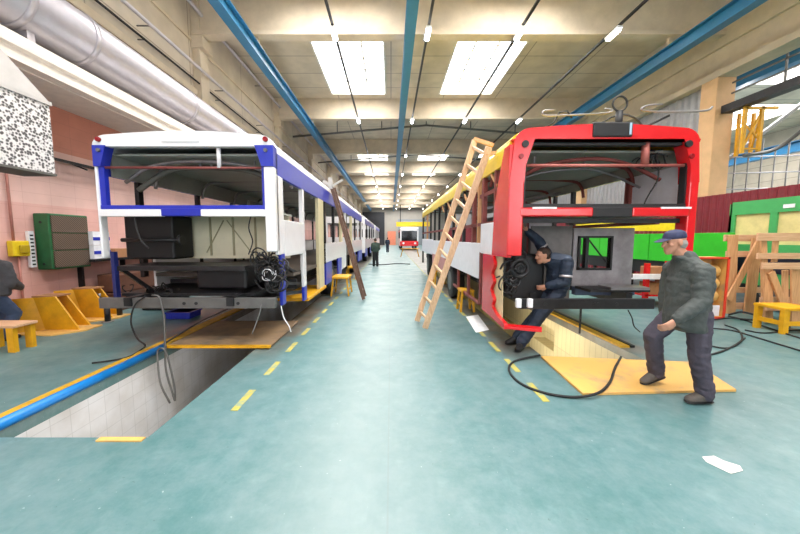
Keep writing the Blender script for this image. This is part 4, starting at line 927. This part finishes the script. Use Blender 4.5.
# wooden frames
def frame(mb_list, name, lab, grp='wooden crate frames'):
    e = empty(name, mb_list[0][0], lab, 'wooden frame', grp)
    for (p, q, w, h) in mb_list: MB().bar(p, q, w, h, up=(0, 1, 0), bev=.004).build('board', M_wood if abs(V(q).z-V(p).z) > .4 else M_woodx, e)
    return e
def pY(px, py, y): return tuple(atY(px, py, y))
Y = 6.9
frame([(pY(730, 321, Y), pY(733, 235, Y), .2, .04), (pY(748, 316, Y), pY(757, 238, Y), .22, .04), (pY(728, 300, Y-.06), pY(760, 240, Y-.06), .13, .04), (pY(724, 238, Y+.06), pY(760, 238, Y+.06), .14, .04), (pY(726, 254, Y+.06), pY(758, 254, Y+.06), .13, .04), (pY(726, 290, Y+.06), pY(762, 290, Y+.06), .12, .04), (pY(728, 306, Y+.06), pY(756, 306, Y+.06), .15, .04)], 'crate_frame', 'tall pale wooden crate frame with a diagonal brace beside the red edged crate')
Y = 6.4
frame([(pY(757, 237, Y), pY(812, 237, Y), .16, .04), (pY(757, 256, Y), pY(812, 256, Y), .12, .04), (pY(774, 262, Y+.06), pY(776, 234, Y+.06), .1, .04), (pY(760, 300, Y), pY(812, 300, Y), .12, .04), (pY(765, 310, Y+.06), pY(763, 234, Y+.06), .12, .04), (pY(808, 312, Y+.06), pY(808, 234, Y+.06), .12, .04)], 'crate_frame', 'wide wooden slatted frame leaning in front of the green bus')
Y = 6.05
frame([(pY(768, 322, Y), pY(768, 265, Y), .16, .04), (pY(796, 322, Y), pY(796, 265, Y), .2, .04), (pY(762, 266, Y-.05), pY(812, 266, Y-.05), .12, .04), (pY(771, 272, Y-.05), pY(786, 312, Y-.05), .12, .04), (pY(766, 308, Y-.05), pY(812, 308, Y-.05), .1, .04), (pY(785, 270, Y+.05), pY(785, 320, Y+.05), .1, .04)], 'crate_frame', 'smaller wooden crate frame standing in front, behind the yellow stool')
# yellow plastic-looking stool at right edge
e = empty('work_stool', (6.65, 5.5, 0), 'yellow painted stool on the floor at the right edge', 'stool')
sx0, sx1, sy0, sy1, sh = 6.72, 7.3, 5.35, 5.85, .46
MB().box(sx0, sx1, sy0, sy1, sh-.05, sh, .008).build('seat', M_ytrest, e)
for x in (sx0+.05, sx1-.05):
    for y in (sy0+.05, sy1-.05): MB().box(x-.05, x+.05, y-.03, y+.03, 0, sh-.05).build('leg', M_ytrest, e)
MB().box(sx0+.05, sx1-.05, sy0+.03, sy0+.06, .14, .22).build('stretcher', M_ytrest, e)
MB().box(sx0+.03, sx0+.06, sy0+.05, sy1-.05, .14, .22).build('stretcher', M_ytrest, e)
# floor cables on the right
random.seed(11)
def fl(pts): return [atZ(p, q, .015) for p, q in pts]
CB = [([(712, 320), (735, 318), (760, 325), (800, 338), (830, 345)], 'black cable on the floor right of the walking man, topmost'),
      ([(708, 328), (730, 330), (752, 336), (775, 343), (805, 352)], 'black cable on the floor right of the walking man, running to the right edge'),
      ([(706, 345), (728, 348), (742, 340), (738, 330), (725, 325)], 'black cable curling back on the floor behind the walking man'),
      ([(700, 357), (720, 352), (735, 345), (745, 338)], 'black cable on the floor nearest the walking man\'s heel'),
      ([(728, 316), (750, 320), (770, 318), (790, 327)], 'black cable under the wooden frames'),
      ([(745, 330), (765, 333), (800, 330), (830, 335)], 'black cable beside the yellow stool legs')]
for pts, lab in CB: cable(fl(pts), .012, lab, grp='floor cables on the right')
cable([(7.0, 6.3, .03), (7.2, 6.1, .06), (7.5, 6.2, .03), (7.4, 6.6, .1), (7.1, 6.6, .05)], .02, 'thick black hose heaped below the wooden frames')
cable([pY(628, 310, 4.4), pY(632, 318, 4.4), pY(634, 326, 4.4), pY(640, 332, 4.5)], .008, 'thin black wire hanging beneath the red bus bumper')
# ------------------------------------------------------------------ people
M_skin = mat('skin', '#c08a70', .55, var=.08); M_hair = mat('grey hair', '#9a9590', .8, var=.15, bump=.4, bscale=120); M_bhair = mat('brown hair', '#3a2a20', .8, var=.2, bump=.4, bscale=120)
M_eye = mat('eye', '#1d1512', .2)
def frameM(f, u):
    f = V(f).normalized(); s = V(u).cross(f).normalized(); u2 = f.cross(s)
    return Matrix((f, s, u2)).transposed()      # columns forward, side(left), up
def cap(mb, p, q, r0, r1, seg=12): mb.hull((p, r0), (q, r1), seg=seg)
def head_mesh(mb, c, f, u, k=1):
    M = frameM(f, u); c = V(c)
    def E(o, r): return (c+M@(V(o)*k), V(r)*k, M)
    for es in ([E((-.012, 0, .03), (.098, .077, .088))], [E((.0, 0, .0), (.085, .07, .08)), E((.045, 0, -.06), (.04, .05, .05)), E((.055, 0, -.098), (.028, .03, .02))],
               [E((.085, 0, .018), (.012, .012, .012)), E((.108, 0, -.028), (.013, .016, .011))], [E((.084, 0, -.066), (.012, .024, .007))], [E((.08, 0, -.08), (.012, .022, .007))],
               [E((.078, .03, .032), (.014, .022, .008)), E((.078, -.03, .032), (.014, .022, .008))], [E((.06, .045, -.02), (.02, .018, .018))], [E((.06, -.045, -.02), (.02, .018, .018))],
               [E((-.005, .078, -.002), (.022, .009, .034))], [E((-.005, -.078, -.002), (.022, .009, .034))]): mb.hull(*es)
    return M
def hand_mesh(mb, w, d, n, side=1, curl=.6, k=1):
    """w wrist, d towards the fingers, n palm normal (palm faces n)"""
    d = V(d).normalized(); n = V(n); n = (n-d*n.dot(d)).normalized(); t = d.cross(n)*side
    w = V(w); M = Matrix((d, t, n)).transposed()
    mb.hull((w, V((.03, .026, .02))*k, M), (w+(d*.075+t*.004)*k, V((.02, .04, .014))*k, M))
    for i, (o, L) in enumerate(((.03, .072), (.010, .08), (-.010, .075), (-.030, .06))):
        p = w+(d*.085+t*o)*k; a = 0
        for j, l in enumerate((.45, .32, .25)):
            a += curl*(.7, 1., .7)[j]; q = p+(d*math.cos(a)+n*math.sin(a))*L*l*k
            mb.hull((p, .0092*k), (q, .0082*k), seg=8); p = q
    p = w+(d*.02+t*.03)*k; q = p+(d*.028+t*.022+n*.012)*k; r = q+(d*.028+t*.004+n*.012)*k
    mb.hull((p, .014*k), (q, .011*k), seg=8); mb.hull((q, .011*k), (r, .009*k), seg=8)
def person(J, lab, cat='person', jacket=None, trousers=None, shoes=None, hair=M_hair, vox=.007, hand_curl=.6, hem=None, cap_m=None, puff=0, name='person'):
    """J: joints in world space"""
    g = lambda k: V(J[k])
    e = empty(name, (g('ankL')+g('ankR'))/2*1.0-V((0, 0, min(g('ankL').z, g('ankR').z)-.0)) if False else V(((g('ankL').x+g('ankR').x)/2, (g('ankL').y+g('ankR').y)/2, 0)), lab, cat)
    f = V(J['face']); u = V(J.get('headup', (0, 0, 1))); b = MB()
    M = head_mesh(b, g('head'), f, u)
    cap(b, g('neck'), g('head')+M@V((-.02, 0, -.06)), .062, .056)
    tw = V(J['across']).normalized()                        # right-to-left across the body
    fw = V(J['fwd']).normalized(); TM = Matrix((fw, tw, fw.cross(tw))).transposed()
    def TE(p, r): return (V(p), V(r), TM)
    b.hull(TE(g('chest'), (.11, .16, .13)), TE(g('pelvis')+V((0, 0, .08)), (.1, .14, .08))); b.hull((g('shL'), .055), (g('shR'), .055), (g('neck'), .05)); b.hull(TE(g('pelvis'), (.11, .16, .1)), TE(g('pelvis')+V((0, 0, .1)), (.1, .14, .05)))
    for s in 'LR':
        cap(b, g('sh'+s), g('el'+s), .05, .038); cap(b, g('el'+s), g('wr'+s), .04, .026)
        cap(b, g('hip'+s), g('kn'+s), .085, .052); cap(b, g('kn'+s), g('ank'+s), .054, .036)
        t = V(J['toe'+s]).normalized(); b.hull((g('ank'+s)+V((0, 0, -.01)), .034), (g('ank'+s)+t*.08+V((0, 0, -.055)), V((.03, .03, .015))))
        hd = V(J.get('hand'+s, g('wr'+s)-g('el'+s))); hand_mesh(b, g('wr'+s)+hd.normalized()*.02, hd, J.get('palm'+s, -tw if s == 'L' else tw), 1 if s == 'L' else -1, hand_curl)
    b.build('body', M_skin, e, remesh=vox, smf=2)
    # eyes
    for s in (-1, 1): MB().hull((g('head')+M@V((.083, s*.031, .012)), V((.006, .011, .006)), M), seg=8).build('eye', M_eye, e)
    # jacket
    j = MB(); p = puff
    hz = hem if hem else 0
    waist = g('pelvis')+V((0, 0, -hz))
    up = (g('chest')-g('pelvis')).normalized()
    j.hull(TE(g('chest'), (.145+p, .195+p, .15)), TE(g('pelvis')+up*.15, (.14+p, .18+p, .1)))
    j.hull(TE(g('pelvis')+up*.15, (.14+p, .18+p, .1)), TE(waist, (.155+p, .195+p, .05)))
    j.hull((g('shL'), .07+p*.6), (g('shR'), .07+p*.6), (g('neck')-up*.01, .075), TE(g('chest'), (.13+p, .16, .1)))
    for s in 'LR':
        cap(j, g('sh'+s), g('el'+s), .082+p*.6, .064+p*.5); cap(j, g('el'+s), g('wr'+s)+(g('el'+s)-g('wr'+s))*.06, .066+p*.5, .05+p*.3)
        # sleeve folds
        for t in (.3, .55, .8):
            c = g('el'+s).lerp(g('wr'+s), t*.8); j.hull((c, .068+p*.45-.012*t))
    if J.get('collar', 1):
        cc = g('neck')+(g('head')-g('neck'))*.15; j.hull((cc-fw*.03, V((.07, .085, .035)), TM)); j.hull((cc+fw*.03+V((0, 0, -.02)), V((.06, .075, .03)), TM))
    jk = j.build('jacket', jacket, e, remesh=max(vox, .009), smf=4, folds=.007)
    if hem:
        a = g('chest')+fw*(.14+p); c2 = waist+fw*(.15+p)
    # trousers
    t = MB(); t.hull(TE(g('pelvis'), (.135, .175, .1)), TE(g('pelvis')+V((0, 0, -.1)), (.12, .16, .05)))
    for s in 'LR':
        cap(t, g('hip'+s), g('kn'+s), .108, .088); cap(t, g('kn'+s), g('ank'+s)+V((0, 0, -.01)), .088, .074)
        an = g('ank'+s); kn = g('kn'+s)
        t.hull((an.lerp(kn, .08), .083)); t.hull((an.lerp(kn, .2), .086)); t.hull((kn.lerp(g('hip'+s), .06), .084))
    t.build('trousers', trousers, e, remesh=max(vox, .009), smf=3, folds=.006)
    for s in 'LR':
        tv = V(J['toe'+s]).normalized(); sd = V((0, 0, 1)).cross(tv).normalized(); upv = tv.cross(sd); FM = Matrix((tv, sd, upv)).transposed(); a = g('ank'+s)
        sh = MB(); sh.hull((a+FM@V((-.03, 0, -.03)), V((.055, .05, .05)), FM), (a+FM@V((.02, 0, -.005)), V((.055, .048, .045)), FM)); sh.hull((a+FM@V((-.035, 0, -.055)), V((.045, .042, .025)), FM), (a+FM@V((.06, 0, -.025)), V((.055, .05, .04)), FM), (a+FM@V((.15, 0, -.055)), V((.055, .05, .03)), FM))
        o = sh.build('shoe', shoes, e, remesh=max(vox, .008), smf=2)
        so = MB(); so.hull((a+FM@V((-.035, 0, -.08)), V((.05, .046, .012)), FM), (a+FM@V((.15, 0, -.08)), V((.055, .05, .012)), FM)).build('sole', M_black, o)
    # hair
    h = MB()
    H = lambda o, r: (g('head')+M@V(o), V(r), M)
    if cap_m:
        h.hull(H((-.05, 0, -.015), (.062, .084, .06))); h.hull(H((-.06, 0, -.05), (.045, .06, .03))); h.hull(H((-.02, .04, .0), (.04, .042, .035))); h.hull(H((-.02, -.04, .0), (.04, .042, .035)))
    else:
        h.hull(H((-.025, 0, .045), (.1, .083, .085))); h.hull(H((-.055, 0, -.015), (.055, .08, .06)))
    hr = h.build('hair', hair, e, remesh=.008, smf=2)
    if cap_m:
        c = MB(); c.hull(H((-.012, 0, .075), (.1, .083, .055)), H((-.012, 0, .045), (.104, .084, .02)))
        c.hull(H((-.0, 0, .045), (.1, .082, .016)))
        cp = c.build('cap', cap_m, e, remesh=.008, smf=3)
        MB().hull(H((.08, 0, .04), (.03, .07, .008)), H((.15, 0, .02), (.03, .05, .006))).build('peak', cap_m, cp)
    return e, jk
# walking man
M_coat = mat('dark grey green work coat', '#4a4f4d', .75, var=.22, scale=9, bump=.7, bscale=16)
M_trs = mat('grey purple trousers', '#4c4652', .8, var=.18, scale=10, bump=.6, bscale=14); M_shoe = mat('brown grey shoes', '#57504a', .7, var=.2, scale=20)
M_navy = mat('navy cap cloth', '#2b3050', .7, var=.15, scale=20)
# faces -X.  near side (camera side) is his left
yc = 3.16
J = dict(head=(2.8, yc+.02, 1.605), face=(-1, .02, -.1), neck=(2.90, yc, 1.45), chest=(2.97, yc, 1.21), pelvis=(2.96, yc, .93), across=(0.05, -1, 0), fwd=(-1, -.03, .12),
         shL=(2.93, yc-.17, 1.33), shR=(2.95, yc+.17, 1.33), elL=(2.9, yc-.22, 1.06), elR=(2.93, yc+.2, 1.06), wrL=(2.69, yc-.2, .88), wrR=(2.93, yc+.2, .84),
         hipL=(3.0, yc-.1, .9), hipR=(2.97, yc+.1, .9), knL=(3.03, yc-.1, .5), knR=(2.79, yc+.17, .62), ankL=(3.15, yc-.08, .10), ankR=(2.95, yc+.28, .17), toeL=(-1, -.05, 0), toeR=(-1, -.1, -.3),
         palmL=(0, 1, 0), palmR=(0, -1, 0), handL=(-.8, 0, -.6), handR=(-.6, 0, -.8))
pe, jk = person(J, 'elderly person in a navy cap and dark work coat stepping over the plywood sheet', jacket=M_coat, trousers=M_trs, shoes=M_shoe, cap_m=M_navy, hem=.17, puff=.018, vox=.0065)
# coat details
nb = V(J['neck']); 
MB().hull((nb+V((.01, 0, .055)), (.07, .082, .022)), (nb+V((.03, 0, -.04)), (.105, .13, .055))).build('collar', M_coat, jk, remesh=.009, smf=2)
MB().box(2.80, 2.815, yc-.02, yc+.02, .8, 1.3).build('placket', M_coat, jk) if False else None
MB().box(2.96, 3.12, yc-.275, yc-.25, 1.16, 1.28, .01).build('pocket_flap', M_coat, jk) if False else None
# worker reaching into the red bus (leans to the left, arm raised)
M_ovr = mat('dark navy overalls', '#1d2a3d', .7, var=.2, scale=9, bump=.5, bscale=14); M_greyj = mat('blue grey yoke', '#5a6577', .7)
yw = 4.75
J = dict(head=(2.25, yw, 1.385), face=(-1, -.1, -.12), neck=(2.38, yw, 1.3), chest=(2.52, yw+.02, 1.16), pelvis=(2.5, yw+.05, .88), across=(0, -1, 0), fwd=(-1, 0, -.25),
         shL=(2.52, yw-.17, 1.3), shR=(2.42, yw+.17, 1.33), elL=(2.5, yw-.2, 1.02), elR=(2.28, yw+.2, 1.6), wrL=(2.3, yw-.1, .95), wrR=(2.08, yw+.15, 1.75),
         hipL=(2.48, yw-.08, .86), hipR=(2.46, yw+.12, .86), knL=(2.2, yw-.1, .5), knR=(2.25, yw+.1, .47), ankL=(1.93, yw-.12, .1), ankR=(1.96, yw+.14, .1), toeL=(-.6, -.8, 0), toeR=(-.8, -.3, 0),
         palmL=(0, 1, 0), palmR=(0, 0, 1))
pe, jk = person(J, 'person in dark navy overalls leaning into the open rear of the red bus', jacket=M_ovr, trousers=M_ovr, shoes=M_black, hair=M_bhair, vox=.009, puff=.025)
y_ = MB(); 
for p, r in (((2.5, yw-.195, 1.12), .083), ((2.38, yw-.14, .975), .066)): pass
MB().cyl((2.505, yw-.193, 1.12), (2.503, yw-.196, 1.09), .086, 18).cyl((2.34, yw+.19, 1.51), (2.325, yw+.192, 1.535), .084, 18).build('reflective_band', M_galv, jk)
y2 = MB(); y2.hull(((2.52, yw-.17, 1.335), .08), ((2.43, yw-.02, 1.36), .08), ((2.56, yw, 1.3), .1)); y2.build('yoke', M_greyj, jk, remesh=.01)
# person at the left edge
M_gj = mat('grey jacket', '#4c4a4e', .8, var=.2, bump=.5, bscale=14); M_jean = mat('blue jeans', '#3b4a66', .8, var=.15)
x, y = -6.2, 5.0
x, y = -6.3, 5.04
J = dict(head=(x-.2, y+.12, 1.38), face=(-.5, 1, -.3), neck=(x-.02, y, 1.28), chest=(x, y-.03, 1.06), pelvis=(x+.03, y-.1, .76), across=(-1, -.3, 0), fwd=(-.2, 1, -.1),
         shL=(x-.2, y-.05, 1.2), shR=(x+.17, y, 1.2), elL=(x-.24, y+.05, .95), elR=(x+.24, y+.02, .94), wrL=(x-.12, y+.25, .85), wrR=(x+.12, y+.24, .84),
         hipL=(x-.07, y-.1, .73), hipR=(x+.11, y-.1, .73), knL=(x-.1, y+.12, .42), knR=(x+.13, y+.12, .42), ankL=(x-.1, y-.05, .1), ankR=(x+.12, y-.05, .1), toeL=(-.2, 1, 0), toeR=(.2, 1, 0))
person(J, 'person in a grey jacket and jeans bending at the left edge by the pink wall', jacket=M_gj, trousers=M_jean, shoes=M_black, hair=M_bhair, vox=.012, puff=.04)
# distant worker in the aisle, side on
def simple(x, y, h, f, lab, jm, tm):
    k = h/1.75; f = V(f).normalized(); a = V((-f.y, f.x, 0)); P = lambda s, d, z: tuple(V((x, y, 0))+a*s*k+f*d*k+V((0, 0, z*k)))
    J = dict(head=P(0, .06, 1.63), face=f+V((0, 0, -.3)), neck=P(0, 0, 1.47), chest=P(0, 0, 1.25), pelvis=P(0, 0, .95), across=a, fwd=f, shL=P(.19, 0, 1.4), shR=P(-.19, 0, 1.4), elL=P(.24, -.02, 1.12), elR=P(-.24, -.02, 1.12), wrL=P(.2, .16, .98), wrR=P(-.2, .16, .98),
             hipL=P(.09, 0, .92), hipR=P(-.09, 0, .92), knL=P(.1, .03, .5), knR=P(-.1, .0, .5), ankL=P(.1, .05, .09), ankR=P(-.11, -.05, .09), toeL=f, toeR=f)
    person(J, lab, jacket=jm, trousers=tm, shoes=M_black, hair=M_bhair, vox=.016)
simple(-.9, 18.6, 1.62, (-.3, 1, 0), 'person in dark green work clothes standing in the aisle beside the left buses', mat('dark green work cloth', '#2e4038', .8, var=.2), M_black)
simple(-.4, 37, 1.7, (.3, 1, 0), 'distant person in dark blue clothes near the far red bus', M_ovr, M_ovr)

# ------------------------------------------------------------------ light, world, view
w = bpy.data.worlds.new('sky'); S.world = w; w.use_nodes = True
bg = w.node_tree.nodes['Background']; bg.inputs['Color'].default_value = (.95, .97, 1, 1); bg.inputs['Strength'].default_value = 6.0
S.view_settings.view_transform = 'Standard'; S.view_settings.look = 'None'; S.view_settings.gamma = 1; S.view_settings.exposure = EXPO
S.view_settings.use_curve_mapping = False
cy = S.cycles
cy.use_denoising = True; cy.max_bounces = 8; cy.diffuse_bounces = 5; cy.glossy_bounces = 3; cy.transmission_bounces = 6; cy.sample_clamp_indirect = 6; cy.sample_clamp_direct = 0
try: cy.use_light_tree = True
except Exception: pass
